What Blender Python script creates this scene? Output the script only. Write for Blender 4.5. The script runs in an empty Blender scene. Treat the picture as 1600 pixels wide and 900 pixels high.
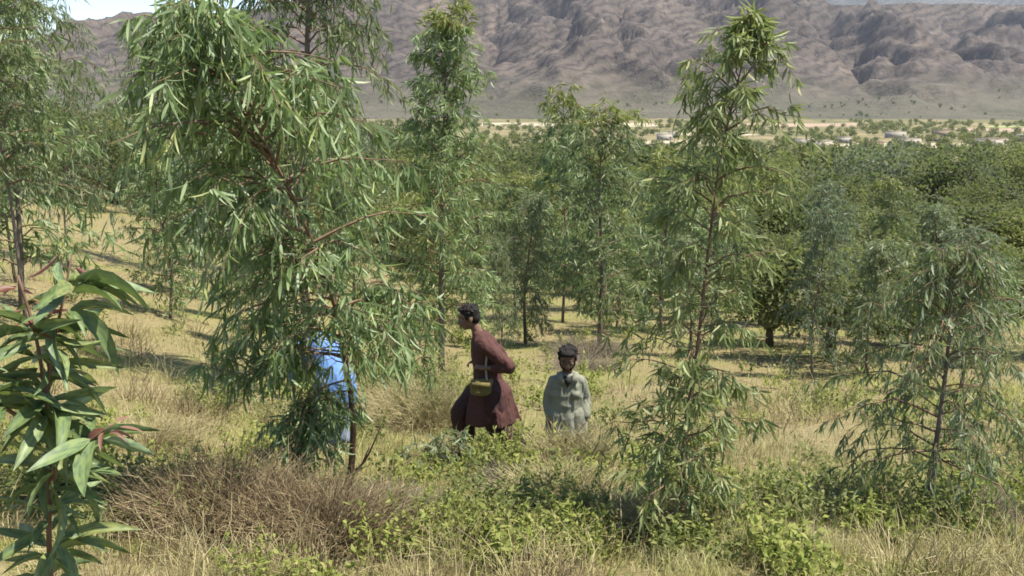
import bpy, math, random
import numpy as np
from mathutils import Vector, Matrix

PI = math.pi
RAD = math.radians
SC = bpy.context.scene
COL = SC.collection

# ------------------------------------------------------------------ camera, sky, sun, exposure
cam_d = bpy.data.cameras.new('camera'); cam = bpy.data.objects.new('camera', cam_d); COL.objects.link(cam)
cam_d.sensor_width = 36; cam_d.lens = 33.75; cam_d.clip_start = 0.05; cam_d.clip_end = 30000
cam.location = (0, 0, 0); cam.rotation_euler = (PI/2 - math.atan(0.2), 0, 0)
SC.camera = cam

TO_SUN = Vector((0.92, -0.24, 0)).normalized()*math.cos(RAD(65)) + Vector((0, 0, math.sin(RAD(65))))
w = bpy.data.worlds.new('World'); SC.world = w; w.use_nodes = True
nt = w.node_tree
bg = nt.nodes['Background']
sky = nt.nodes.new('ShaderNodeTexSky'); sky.sky_type = 'NISHITA'; sky.sun_disc = False
sky.sun_elevation = RAD(65); sky.sun_rotation = math.atan2(TO_SUN.x, TO_SUN.y)
sky.altitude = 1200; sky.air_density = 1.0; sky.dust_density = 0.7
nt.links.new(sky.outputs[0], bg.inputs[0]); bg.inputs[1].default_value = 0.11
sun_d = bpy.data.lights.new('sun', 'SUN'); sun_d.energy = 5.0; sun_d.angle = RAD(0.53); sun_d.color = (1, 0.93, 0.80)
sun = bpy.data.objects.new('sun', sun_d); COL.objects.link(sun)
sun.rotation_euler = TO_SUN.to_track_quat('Z', 'Y').to_euler()
SC.view_settings.view_transform = 'Standard'; SC.view_settings.look = 'None'
SC.view_settings.exposure = 1.18; SC.view_settings.gamma = 1.0
cy = SC.cycles
cy.use_denoising = True
cy.max_bounces = 6; cy.diffuse_bounces = 3; cy.glossy_bounces = 2; cy.transmission_bounces = 3; cy.volume_bounces = 0
cy.filter_width = 1.7

# ------------------------------------------------------------------ numpy noise and mesh helpers
def _hash(ix, iy, seed):
    h = (ix.astype(np.int64)*374761393 + iy.astype(np.int64)*668265263 + seed*974634777) & 0xffffffff
    h = ((h ^ (h >> 13))*1274126177) & 0xffffffff
    return ((h ^ (h >> 16)) & 0xffffff)/float(0xffffff)

def vnoise(x, y, seed=0):
    x = np.asarray(x, float); y = np.asarray(y, float)
    ix = np.floor(x); iy = np.floor(y); fx = x-ix; fy = y-iy
    fx = fx*fx*fx*(fx*(6*fx-15)+10); fy = fy*fy*fy*(fy*(6*fy-15)+10)
    a = _hash(ix, iy, seed); b = _hash(ix+1, iy, seed); c = _hash(ix, iy+1, seed); d = _hash(ix+1, iy+1, seed)
    return (a*(1-fx)+b*fx)*(1-fy) + (c*(1-fx)+d*fx)*fy

def fbm(x, y, seed=0, octv=4, gain=0.5):
    s = 0; a = 1; t = 0
    for k in range(octv):
        s = s + a*vnoise(x*2**k+17.3*k, y*2**k-9.1*k, seed+k); t += a; a *= gain
    return s/t

def ridged(x, y, seed=0, octv=5):
    s = 0; a = 1; t = 0
    for k in range(octv):
        s = s + a*(1-np.abs(2*vnoise(x*2**k+7.7*k, y*2**k+3.1*k, seed+k)-1)); t += a; a *= 0.52
    return s/t

def make_mesh(name, V, tris=None, quads=None, mats=(), mat_tri=None, mat_quad=None, smooth=False):
    me = bpy.data.meshes.new(name)
    V = np.asarray(V, np.float32).reshape(-1, 3)
    nt_ = 0 if tris is None else len(tris); nq = 0 if quads is None else len(quads)
    me.vertices.add(len(V)); me.vertices.foreach_set('co', V.ravel())
    loops = []
    if nt_: loops.append(np.asarray(tris, np.int32).ravel())
    if nq: loops.append(np.asarray(quads, np.int32).ravel())
    L = np.concatenate(loops)
    me.loops.add(len(L)); me.loops.foreach_set('vertex_index', L)
    starts = np.concatenate([np.arange(nt_)*3, nt_*3+np.arange(nq)*4]).astype(np.int32)
    me.polygons.add(nt_+nq)
    me.polygons.foreach_set('loop_start', starts)
    mi = np.zeros(nt_+nq, np.int32)
    if mat_tri is not None: mi[:nt_] = mat_tri
    if mat_quad is not None: mi[nt_:] = mat_quad
    for m in mats: me.materials.append(m)
    me.polygons.foreach_set('material_index', mi)
    if smooth: me.polygons.foreach_set('use_smooth', np.ones(nt_+nq, bool))
    me.update(calc_edges=True)
    return me

def link(name, me, parent=None, loc=None):
    o = bpy.data.objects.new(name, me); COL.objects.link(o)
    if parent is not None: o.parent = parent
    if loc is not None: o.location = loc
    return o

def tag(o, label=None, cat=None, group=None, kind=None):
    if label: o['label'] = label
    if cat: o['category'] = cat
    if group: o['group'] = group
    if kind: o['kind'] = kind
    return o

def thing(name, loc, label, cat, group=None):
    o = bpy.data.objects.new(name, None); COL.objects.link(o); o.location = loc; o.empty_display_size = 0.2
    return tag(o, label, cat, group)

def copy_tree(o, parent=None):
    c = o.copy(); COL.objects.link(c)
    if parent is not None: c.parent = parent
    for ch in list(o.children): copy_tree(ch, c)
    return c

class MB:
    """collects tubes, boxes and leaves for one mesh"""
    def __init__(s): s.V = []; s.T = []; s.Q = []; s.n = 0
    def add(s, V, T=None, Q=None):
        V = np.asarray(V, float).reshape(-1, 3)
        if T is not None and len(T): s.T.append(np.asarray(T)+s.n)
        if Q is not None and len(Q): s.Q.append(np.asarray(Q)+s.n)
        s.V.append(V); s.n += len(V)
    def tube(s, P, R, k=6, cap=True):
        P = np.asarray(P, float); n = len(P); R = np.broadcast_to(np.asarray(R, float), (n,))
        tg = np.gradient(P, axis=0); tg /= np.linalg.norm(tg, axis=1)[:, None]+1e-9
        ref = np.array([0.31, 0.93, 0.2]); ref = np.where(np.abs(tg@ref)[:, None] > 0.9, np.array([1., 0, 0]), ref)
        u = np.cross(tg, ref); u /= np.linalg.norm(u, axis=1)[:, None]+1e-9
        v = np.cross(tg, u)
        a = np.arange(k)*2*PI/k
        V = P[:, None]+R[:, None, None]*(np.cos(a)[None, :, None]*u[:, None]+np.sin(a)[None, :, None]*v[:, None])
        i = np.arange(n-1)[:, None]*k; j = np.arange(k)[None]; j2 = (j+1) % k
        Q = np.stack([i+j, i+j2, i+k+j2, i+k+j], -1).reshape(-1, 4)
        T = []
        V = V.reshape(-1, 3)
        if cap:
            V = np.vstack([V, P[0], P[-1]]); c0 = n*k
            T = [[c0, (q+1) % k, q] for q in range(k)]+[[c0+1, (n-1)*k+q, (n-1)*k+(q+1) % k] for q in range(k)]
        s.add(V, T, Q)
    def box(s, c, d, rot=0):
        c = np.asarray(c, float); x, y, z = np.asarray(d, float)/2
        V = np.array([[-x, -y, -z], [x, -y, -z], [x, y, -z], [-x, y, -z], [-x, -y, z], [x, -y, z], [x, y, z], [-x, y, z]])
        s.add(V+c, None, [[0, 3, 2, 1], [4, 5, 6, 7], [0, 1, 5, 4], [1, 2, 6, 5], [2, 3, 7, 6], [3, 0, 4, 7]])
    def ball(s, c, r, M=None, nu=14, nv=9):
        r = np.broadcast_to(np.asarray(r, float), (3,))
        th = np.linspace(0, PI, nv+1)[1:-1]; ph = np.arange(nu)*2*PI/nu
        V = np.array([[math.sin(t)*math.cos(p), math.sin(t)*math.sin(p), math.cos(t)] for t in th for p in ph]+[[0, 0, 1], [0, 0, -1]])*r
        if M is not None: V = V@np.array(M).T
        Q = [[i*nu+j, (i+1)*nu+j, (i+1)*nu+(j+1) % nu, i*nu+(j+1) % nu] for i in range(nv-2) for j in range(nu)]
        t0 = (nv-1)*nu
        T = [[t0, j, (j+1) % nu] for j in range(nu)]+[[t0+1, (nv-2)*nu+(j+1) % nu, (nv-2)*nu+j] for j in range(nu)]
        s.add(V+np.asarray(c, float), T, Q)
    def mesh(s, name, mats=(), smooth=False):
        return make_mesh(name, np.vstack(s.V), np.vstack(s.T) if s.T else None, np.vstack(s.Q) if s.Q else None, mats, smooth=smooth)
    def obj(s, name, mat, parent=None, smooth=False, loc=None):
        return link(name, s.mesh(name, [mat], smooth), parent, loc)

def catmull(P, n):
    P = np.asarray(P, float); Q = np.vstack([2*P[0]-P[1], P, 2*P[-1]-P[-2]])
    out = []
    t = np.linspace(0, len(P)-1-1e-6, n)
    for x in t:
        i = int(x); f = x-i; a, b, c, d = Q[i:i+4]
        out.append(0.5*((2*b)+(-a+c)*f+(2*a-5*b+4*c-d)*f*f+(-a+3*b-3*c+d)*f**3))
    return np.array(out)

def samp(P, f):
    """point(s) at fraction f along a polyline"""
    P = np.asarray(P); f = np.clip(np.asarray(f, float), 0, 1)*(len(P)-1)
    i = np.minimum(f.astype(int), len(P)-2); t = (f-i)[..., None]
    return P[i]*(1-t)+P[i+1]*t, P[i+1]-P[i]

# ------------------------------------------------------------------ materials
def mat(name):
    m = bpy.data.materials.new(name); m.use_nodes = True
    n = m.node_tree; b = n.nodes['Principled BSDF']; b.inputs['Roughness'].default_value = 0.8
    return m, n, b, lambda t, **k: _node(n, t, **k)
def _node(n, t, **k):
    x = n.nodes.new(t)
    for a, v in k.items(): setattr(x, a, v)
    return x
def ramp(N, stops):
    r = N('ShaderNodeValToRGB'); e = r.color_ramp.elements
    while len(e) < len(stops): e.new(0.5)
    for q, (p, c) in zip(e, stops): q.position = p; q.color = (*c, 1)
    return r
def noise(N, n, vec, scale, detail=4, rough=0.6, dist=0):
    x = N('ShaderNodeTexNoise'); x.inputs['Scale'].default_value = scale; x.inputs['Detail'].default_value = detail
    x.inputs['Roughness'].default_value = rough; x.inputs['Distortion'].default_value = dist
    if vec is not None: n.links.new(vec, x.inputs['Vector'])
    return x
def mixc(N, n, fac, a, b, mode='MIX'):
    x = N('ShaderNodeMix'); x.data_type = 'RGBA'; x.blend_type = mode
    for sock, v in ((x.inputs[0], fac), (x.inputs[6], a), (x.inputs[7], b)):
        if hasattr(v, 'is_linked'): n.links.new(v, sock)
        else: sock.default_value = v if isinstance(v, (int, float)) else (*v, 1)
    return x.outputs[2]

def leaf_mat(name, stops,  trans=(0.20, 0.28, 0.06), tf=0.44, rough=0.5, spec=0.4, under=(1.25, 1.2, 1.3), patch=None):
    """leaf blades: each leaf takes its own tone; a paler underside; light comes through"""
    m, n, b, N = mat(name)
    g = N('ShaderNodeNewGeometry'); oi = N('ShaderNodeObjectInfo')
    ad = N('ShaderNodeMath', operation='ADD'); n.links.new(g.outputs['Random Per Island'], ad.inputs[0]); n.links.new(oi.outputs['Random'], ad.inputs[1])
    fr = N('ShaderNodeMath', operation='FRACT'); n.links.new(ad.outputs[0], fr.inputs[0])
    r = ramp(N, stops); n.links.new(fr.outputs[0], r.inputs[0])
    if patch:                                                # tones change from tree to tree, blade to blade
        tc = N('ShaderNodeTexCoord'); x = noise(N, n, tc.outputs['Object'], patch[0], 2, .5); q = ramp(N, [(.36, patch[1]), (.5, (1, 1, 1)), (.64, patch[2])]); n.links.new(x.outputs[0], q.inputs[0])
        class _r: outputs = [mixc(N, n, 1., r.outputs[0], q.outputs[0], 'MULTIPLY')]
        r = _r
    c = mixc(N, n, g.outputs['Backfacing'], r.outputs[0], mixc(N, n, 1.0, r.outputs[0], under, 'MULTIPLY'))
    n.links.new(c, b.inputs['Base Color']); b.inputs['Roughness'].default_value = rough
    b.inputs['Specular IOR Level'].default_value = spec
    t = N('ShaderNodeBsdfTranslucent'); n.links.new(mixc(N, n, 0.5, r.outputs[0], trans), t.inputs['Color'])
    mx = N('ShaderNodeMixShader'); mx.inputs[0].default_value = tf
    n.links.new(b.outputs[0], mx.inputs[1]); n.links.new(t.outputs[0], mx.inputs[2])
    n.links.new(mx.outputs[0], n.nodes['Material Output'].inputs['Surface'])
    return m

M_EUC = leaf_mat('eucalyptus_leaf', [(0, (0.08751, 0.1385, 0.0472)), (.3, (0.1343, 0.2015, 0.07315)), (.6, (0.1867, 0.2644, 0.1085)), (.85, (0.2683, 0.34, 0.1947)), (1, (0.2917, 0.3337, 0.1003))])
M_EUC_DARK = leaf_mat('dark_eucalyptus_leaf', [(0, (0.0735, 0.1007, 0.04085)), (.5, (0.1176, 0.159, 0.0665)), (.85, (0.1715, 0.212, 0.1092)), (1, (0.196, 0.2226, 0.09025))])
M_EUC_BLUE = leaf_mat('blue_green_leaf', [(0, (0.08184, 0.1144, 0.06863)), (.5, (0.1279, 0.1664, 0.1029)), (1, (0.1944, 0.2288, 0.1471))])
M_EUC_GREY = leaf_mat('grey_green_leaf', [(0, (0.09522, 0.1297, 0.06053)), (.5, (0.1477, 0.1892, 0.0978)), (.85, (0.2095, 0.254, 0.149)), (1, (0.2381, 0.2703, 0.1304))])
M_EUC_OLIVE = leaf_mat('olive_leaf', [(0, (0.1078, 0.1484, 0.0475)), (.4, (0.1764, 0.2226, 0.0855)), (.8, (0.245, 0.2862, 0.133)), (1, (0.2842, 0.2915, 0.114))])
M_EUC_YOUNG = leaf_mat('yellow_green_leaf', [(0, (.12, .145, .035)), (.5, (.19, .22, .06)), (1, (.27, .275, .085))])
M_SAP = leaf_mat('sapling_leaf', [(0, (.075, .115, .045)), (.4, (.115, .17, .07)), (.75, (.16, .225, .12)), (1, (.15, .18, .06))], tf=0.25, rough=0.5, patch=(5, (.6, .62, .6), (1.3, 1.2, .9)))
M_SAP_RED = leaf_mat('young_red_leaf', [(0, (.20, .10, .075)), (1, (.30, .17, .12))], trans=(.3, .1, .08))
M_SCRUB = leaf_mat('scrub_leaf', [(0, (.075, .084, .03)), (.5, (.115, .125, .048)), (1, (.17, .175, .08))], rough=0.65, spec=0.2)
M_SCRUB_D = leaf_mat('dark_scrub_leaf', [(0, (.045, .053, .024)), (.5, (.072, .082, .037)), (1, (.115, .12, .06))], rough=0.65, spec=0.2)
M_SCRUB_Y = leaf_mat('bright_scrub_leaf', [(0, (.11, .12, .034)), (.5, (.16, .17, .055)), (1, (.22, .22, .095))], rough=0.65, spec=0.2)
M_WOOD = leaf_mat('woodland_leaf', [(0, (.07, .08, .03)), (.5, (.11, .12, .048)), (1, (.17, .175, .085))], rough=.65, spec=.2, patch=(.09, (.5, .56, .62), (1.45, 1.35, 1.1)))
M_SCRUB_G = leaf_mat('grey_scrub_leaf', [(0, (.085, .10, .06)), (.5, (.13, .15, .095)), (1, (.19, .205, .14))], rough=0.6, spec=0.25)
M_WEED = leaf_mat('weed_leaf', [(0, (0.144, 0.174, 0.036)), (.5, (0.228, 0.264, 0.06)), (1, (0.324, 0.33, 0.102))], rough=0.6, spec=0.25)
M_WEED_D = leaf_mat('dull_weed_leaf', [(0, (0.1, 0.125, 0.0375)), (.5, (0.1625, 0.1875, 0.0625)), (1, (0.25, 0.25, 0.1))], rough=0.6, spec=0.25)

def bark_mat(name, a, b_, scale=9):
    m, n, b, N = mat(name); tc = N('ShaderNodeTexCoord')
    mp = N('ShaderNodeMapping'); mp.inputs['Scale'].default_value = (1, 1, .25); n.links.new(tc.outputs['Object'], mp.inputs[0])
    x = noise(N, n, mp.outputs[0], scale, 5, .65); r = ramp(N, [(.3, a), (.7, b_)]); n.links.new(x.outputs[0], r.inputs[0])
    n.links.new(r.outputs[0], b.inputs['Base Color'])
    bp = N('ShaderNodeBump'); bp.inputs['Strength'].default_value = .5; bp.inputs['Distance'].default_value = .01
    n.links.new(x.outputs[0], bp.inputs['Height']); n.links.new(bp.outputs[0], b.inputs['Normal'])
    return m
M_BARK_RED = bark_mat('red_brown_bark', (.085, .045, .03), (.21, .115, .07), 14)
M_BARK = bark_mat('grey_brown_bark', (.07, .055, .042), (.19, .16, .125), 9)
M_TWIG = bark_mat('twig_bark', (.11, .065, .04), (.20, .13, .08), 20)

def dry_mat(name, stops, tf=.15, scale=None):
    m, n, b, N = mat(name); g = N('ShaderNodeNewGeometry'); r = ramp(N, stops)
    n.links.new(g.outputs['Random Per Island'], r.inputs[0]); n.links.new(r.outputs[0], b.inputs['Base Color'])
    b.inputs['Roughness'].default_value = .85; b.inputs['Specular IOR Level'].default_value = .15
    t = N('ShaderNodeBsdfTranslucent'); n.links.new(r.outputs[0], t.inputs[0])
    mx = N('ShaderNodeMixShader'); mx.inputs[0].default_value = tf
    n.links.new(b.outputs[0], mx.inputs[1]); n.links.new(t.outputs[0], mx.inputs[2])
    n.links.new(mx.outputs[0], n.nodes['Material Output'].inputs[0]); return m
M_DRYBROWN = dry_mat('brown_dry_stem', [(0, (0.1066, 0.07995, 0.04797)), (.45, (0.2025, 0.1492, 0.08528)), (.8, (0.3198, 0.2505, 0.1439)), (1, (0.4477, 0.3731, 0.2239))])
M_DRYPALE = dry_mat('pale_dry_stem', [(0, (0.2839, 0.2383, 0.1217)), (.5, (0.4259, 0.3701, 0.1927)), (1, (0.5577, 0.4969, 0.2941))], .25)
M_DRYGREY = dry_mat('grey_dry_stem', [(0, (0.1344, 0.112, 0.0896)), (.5, (0.224, 0.1926, 0.1478)), (1, (0.3405, 0.2957, 0.224))])

# grass: dry straw and green blades in patches
def grass_mat():
    m, n, b, N = mat('grass_blade'); g = N('ShaderNodeNewGeometry'); tc = N('ShaderNodeTexCoord')
    dry = ramp(N, [(0, (0.2116, 0.1884, 0.08146)), (.35, (0.3175, 0.2902, 0.1249)), (.7, (0.4137, 0.392, 0.1847)), (1, (0.5099, 0.4887, 0.2931))])
    grn = ramp(N, [(0, (0.1482, 0.1759, 0.0364)), (.5, (0.2322, 0.2612, 0.0572)), (1, (0.326, 0.3465, 0.104))])
    for r in (dry, grn): n.links.new(g.outputs['Random Per Island'], r.inputs[0])
    x = noise(N, n, tc.outputs['Object'], .55, 3, .6)
    mul = N('ShaderNodeMath', operation='MULTIPLY_ADD'); n.links.new(g.outputs['Random Per Island'], mul.inputs[0]); mul.inputs[1].default_value = .25
    n.links.new(x.outputs[0], mul.inputs[2])
    st = ramp(N, [(.63, (0, 0, 0)), (.77, (1, 1, 1))]); n.links.new(mul.outputs[0], st.inputs[0])
    c = mixc(N, n, st.outputs[0], dry.outputs[0], grn.outputs[0])
    n.links.new(c, b.inputs['Base Color']); b.inputs['Roughness'].default_value = .7; b.inputs['Specular IOR Level'].default_value = .25
    t = N('ShaderNodeBsdfTranslucent'); n.links.new(c, t.inputs[0])
    mx = N('ShaderNodeMixShader'); mx.inputs[0].default_value = .3
    n.links.new(b.outputs[0], mx.inputs[1]); n.links.new(t.outputs[0], mx.inputs[2])
    n.links.new(mx.outputs[0], n.nodes['Material Output'].inputs[0]); return m
M_GRASS = grass_mat()

def ground_mat():
    m, n, b, N = mat('dry_ground'); tc = N('ShaderNodeTexCoord'); P = tc.outputs['Object']
    big = noise(N, n, P, .35, 5, .6); fine = noise(N, n, P, 9, 6, .7); far = noise(N, n, P, .02, 6, .65)
    a = ramp(N, [(.25, (0.1062, 0.08534, 0.04084)), (.5, (0.1876, 0.1555, 0.07852)), (.75, (0.2625, 0.2226, 0.1318))]); n.links.new(fine.outputs[0], a.inputs[0])
    gr = ramp(N, [(.3, (0.1104, 0.115, 0.0414)), (.7, (0.2208, 0.207, 0.0782))]); n.links.new(fine.outputs[0], gr.inputs[0])
    bm = ramp(N, [(.48, (0, 0, 0)), (.62, (1, 1, 1))]); n.links.new(big.outputs[0], bm.inputs[0])
    near = mixc(N, n, bm.outputs[0], a.outputs[0], gr.outputs[0])
    fr = ramp(N, [(.3, (0.072, 0.0756, 0.0324)), (.5, (0.1368, 0.126, 0.0612)), (.62, (0.216, 0.1728, 0.1008)), (.8, (0.2592, 0.1944, 0.1224))]); n.links.new(far.outputs[0], fr.inputs[0])
    sp = N('ShaderNodeSeparateXYZ'); n.links.new(P, sp.inputs[0])
    mr = N('ShaderNodeMapRange'); mr.inputs[1].default_value = 40; mr.inputs[2].default_value = 130; n.links.new(sp.outputs[1], mr.inputs[0])
    c = mixc(N, n, mr.outputs[0], near, fr.outputs[0]); n.links.new(c, b.inputs['Base Color'])
    b.inputs['Roughness'].default_value = .95; b.inputs['Specular IOR Level'].default_value = .1
    bp = N('ShaderNodeBump'); bp.inputs['Strength'].default_value = .7; bp.inputs['Distance'].default_value = .05
    n.links.new(fine.outputs[0], bp.inputs['Height']); n.links.new(bp.outputs[0], b.inputs['Normal']); return m
M_GROUND = ground_mat()

def rock_mat(name, stops, blueish=False):
    m, n, b, N = mat(name); tc = N('ShaderNodeTexCoord'); P = tc.outputs['Object']
    big = noise(N, n, P, .0035, 7, .62, .6); fine = noise(N, n, P, .03, 6, .7)
    # strata: bands along a tilted height, warped by noise
    mp = N('ShaderNodeMapping'); mp.inputs['Rotation'].default_value = (.2, .5, .3); n.links.new(P, mp.inputs[0])
    wv = N('ShaderNodeTexWave'); wv.bands_direction = 'Z'; wv.inputs['Scale'].default_value = .011; wv.inputs['Distortion'].default_value = 14
    wv.inputs['Detail'].default_value = 4; wv.inputs['Detail Scale'].default_value = .012*60; wv.inputs['Detail Roughness'].default_value = .65
    n.links.new(mp.outputs[0], wv.inputs[0])
    r = ramp(N, stops); n.links.new(big.outputs[0], r.inputs[0])
    s = ramp(N, [(0, (.42, .41, .42)), (.2, (.85, .83, .84)), (.7, (1.05, 1.02, 1)), (1, (1.25, 1.2, 1.12))]); n.links.new(wv.outputs[0], s.inputs[0])
    c = mixc(N, n, .8, r.outputs[0], s.outputs[0], 'MULTIPLY')
    f = ramp(N, [(.3, (.72, .70, .70)), (.55, (1, 1, 1)), (.75, (1.25, 1.2, 1.15))]); n.links.new(fine.outputs[0], f.inputs[0])
    c = mixc(N, n, .75, c, f.outputs[0], 'MULTIPLY')
    # scree and scrub on the lower apron
    sp = N('ShaderNodeSeparateXYZ'); n.links.new(P, sp.inputs[0])
    ad = N('ShaderNodeMath', operation='MULTIPLY_ADD'); n.links.new(fine.outputs[0], ad.inputs[0]); ad.inputs[1].default_value = 60; n.links.new(sp.outputs[2], ad.inputs[2])
    mr = N('ShaderNodeMapRange'); mr.inputs[1].default_value = 85; mr.inputs[2].default_value = 5; n.links.new(ad.outputs[0], mr.inputs[0])
    fan = ramp(N, [(.3, (0.072, 0.07056, 0.04896)), (.6, (0.108, 0.09936, 0.072)), (.8, (0.1584, 0.1332, 0.1008))]); n.links.new(big.outputs[0], fan.inputs[0])
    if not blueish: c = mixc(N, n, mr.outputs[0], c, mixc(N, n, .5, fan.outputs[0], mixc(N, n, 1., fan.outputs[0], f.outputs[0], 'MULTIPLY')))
    n.links.new(c, b.inputs['Base Color']); b.inputs['Roughness'].default_value = .95; b.inputs['Specular IOR Level'].default_value = .1
    bp = N('ShaderNodeBump'); bp.inputs['Strength'].default_value = 1; bp.inputs['Distance'].default_value = 14
    n.links.new(fine.outputs[0], bp.inputs['Height']); n.links.new(bp.outputs[0], b.inputs['Normal']); return m
M_ROCK = rock_mat('mountain_rock', [(.3, (0.04925, 0.04213, 0.03851)), (.45, (0.07245, 0.06173, 0.0549)), (.58, (0.09778, 0.0828, 0.0713)), (.72, (0.1594, 0.1307, 0.1069))])
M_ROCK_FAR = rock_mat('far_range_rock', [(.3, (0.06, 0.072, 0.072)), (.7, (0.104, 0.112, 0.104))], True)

def plain(name, col, var=.25, scale=6, rough=.85, bump=.0, wear=None):
    m, n, b, N = mat(name); tc = N('ShaderNodeTexCoord'); x = noise(N, n, tc.outputs['Object'], scale, 5, .6)
    lo = tuple(v*(1-var) for v in col); hi = tuple(min(1, v*(1+var)) for v in col)
    r = ramp(N, [(.3, lo), (.7, hi)]); n.links.new(x.outputs[0], r.inputs[0]); n.links.new(r.outputs[0], b.inputs['Base Color'])
    b.inputs['Roughness'].default_value = rough; b.inputs['Specular IOR Level'].default_value = .3
    if bump:
        bp = N('ShaderNodeBump'); bp.inputs['Strength'].default_value = bump; bp.inputs['Distance'].default_value = .01
        n.links.new(x.outputs[0], bp.inputs['Height']); n.links.new(bp.outputs[0], b.inputs['Normal'])
    return m

# ------------------------------------------------------------------ the lie of the land
_Y = np.array([-60, -10, 0, 3, 6, 9.8, 17, 26, 45, 75, 130, 200, 350, 600, 1000, 1300, 9500.])
_Z = np.array([10, 1., -1.65, -2.45, -3.15, -3.83, -5.15, -6.65, -9.0, -12.4, -16.4, -19.6, -25, -31, -33, -34, -35.])
def ground_z(X, Y):
    X = np.asarray(X, float); Y = np.asarray(Y, float)
    z = (np.interp(Y, _Y, _Z)+np.interp(Y*1.04, _Y, _Z)+np.interp(Y*.96, _Y, _Z))/3
    r = np.logaddexp(0, -X-3)*.22
    z = z+10*np.tanh(r/10)*np.clip((700-Y)/500, 0, 1)
    near = np.clip((120-Y)/60, 0, 1)
    z = z+near*((fbm(X/5, Y/5, 3, 3)-.5)*.35+(fbm(X/.9, Y/.9, 5, 3)-.5)*.12)
    z = z+(1-near)*(fbm(X/60, Y/60, 9, 3)-.5)*2.5
    return z
def gp(X, Y): return (X, Y, float(ground_z(X, Y)))

def grid_mesh(name, xs, ys, fz, m, smooth=True):
    X, Y = np.meshgrid(xs, ys); Z = fz(X, Y)
    V = np.stack([X, Y, Z], -1).reshape(-1, 3); nx = len(xs)
    i = (np.arange(len(ys)-1)[:, None]*nx+np.arange(nx-1)[None]).reshape(-1)
    return make_mesh(name, V, None, np.stack([i, i+1, i+nx+1, i+nx], -1), [m], smooth=smooth)

xs = 4*np.sinh(np.linspace(-7.9, 7.9, 320)); ys = np.concatenate([np.linspace(-40, 1.8, 30), np.geomspace(2, 8200, 250)])
tag(link('ground', grid_mesh('ground', xs, ys, ground_z, M_GROUND)), kind='structure')

# mountain: spurs falling towards the valley, worn by gullies
SPURS = [((-1900, 3600, 330), (-1700, 1900, 30)), ((-1150, 3500, 400), (-1000, 1800, 40)), ((-420, 3400, 470), (-520, 1800, 60)),
         ((-420, 3400, 470), (20, 2300, 70)),
         ((330, 3600, 560), (190, 2350, 215)), ((190, 2350, 215), (60, 1650, 25)), ((190, 2350, 215), (330, 1700, 20)),
         ((880, 3600, 500), (560, 2300, 170)), ((560, 2300, 170), (430, 1750, 15)),
         ((1180, 3350, 335), (830, 2000, 120)), ((830, 2000, 120), (640, 1650, 15)),
         ((1700, 3300, 300), (1180, 2300, 140)), ((1180, 2300, 140), (930, 1650, 10)), ((2300, 3300, 350), (1500, 2000, 90))]
def mountain_z(X, Y):
    wx = X+(fbm(X/420, Y/420, 21, 4)-.5)*260; wy = Y+(fbm(X/420, Y/420, 31, 4)-.5)*260
    foot = 1430+(fbm(X/500, Y*0, 41, 3)-.5)*160
    u = np.clip((wy-foot)/2000, 0, 1.2)
    px = 800+1500*X/np.maximum(Y, 1)/.97
    crest = np.interp(px, [-200, 100, 250, 400, 560, 700, 1180, 1290, 1420, 1600, 1900], [190, 240, 285, 320, 400, 480, 460, 335, 335, 340, 350])
    z = crest*(.16*u+.55*u**2.2)
    best = np.full_like(z, -1e9)
    for (a, b) in SPURS:
        a = np.array(a, float); b = np.array(b, float); d = b[:2]-a[:2]
        t = np.clip(((wx-a[0])*d[0]+(wy-a[1])*d[1])/(d@d), 0, 1)
        dist = np.hypot(wx-(a[0]+t*d[0]), wy-(a[1]+t*d[1]))
        h = a[2]+(b[2]-a[2])*t
        best = np.maximum(best, h*.97-.50*dist-.0006*np.minimum(dist, 300)**2*0)
    k = 22
    z = k*np.logaddexp(z/k, best/k)
    hh = np.clip(z/150, 0, 1.3)
    z = z+hh*((ridged(wx/230, wy/560, 51, 4)-.55)*62+(ridged(wx/75, wy/240, 61, 4)-.5)*26+(ridged(X/34, Y/80, 63, 3)-.5)*15)
    z = z-hh*(ridged(wx/300, wy/900, 57, 3)**5*150+ridged(wx/110, wy/330, 58, 3)**5*60)+hh*22
    st = z+wx*.4
    z = z+np.clip(z/60, 0, 1)*7*np.sin(st/11+4*fbm(X/160, Y/160, 71, 3))
    lim = crest*1.0+(fbm(X/150, Y/400, 81, 3)-.5)*24
    z = np.where(z > lim, lim+(z-lim)*.06, z); z = np.maximum(z, np.where(Y > 3300, lim-18*(Y-3300)/300-5, z))
    return z-36+np.clip((Y-foot)/60, -1, 1)*2

xs = np.concatenate([np.linspace(-2600, -700, 70), np.linspace(-690, 1900, 310), np.linspace(1920, 2700, 40)])
tag(link('mountain', grid_mesh('mountain', xs, np.linspace(1250, 4000, 270), mountain_z, M_ROCK)), kind='structure')
def range_z(X, Y):
    u = np.clip(1-np.abs(Y-6600)/900, 0, 1)
    return -40+u*(640+60*X/3000+(ridged(X/600, Y/600, 91, 5)-.5)*330)
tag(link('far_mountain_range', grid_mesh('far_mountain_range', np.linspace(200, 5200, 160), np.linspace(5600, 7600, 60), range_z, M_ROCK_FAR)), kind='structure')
def left_hill_z(X, Y): return mountain_z(X, Y)

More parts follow.
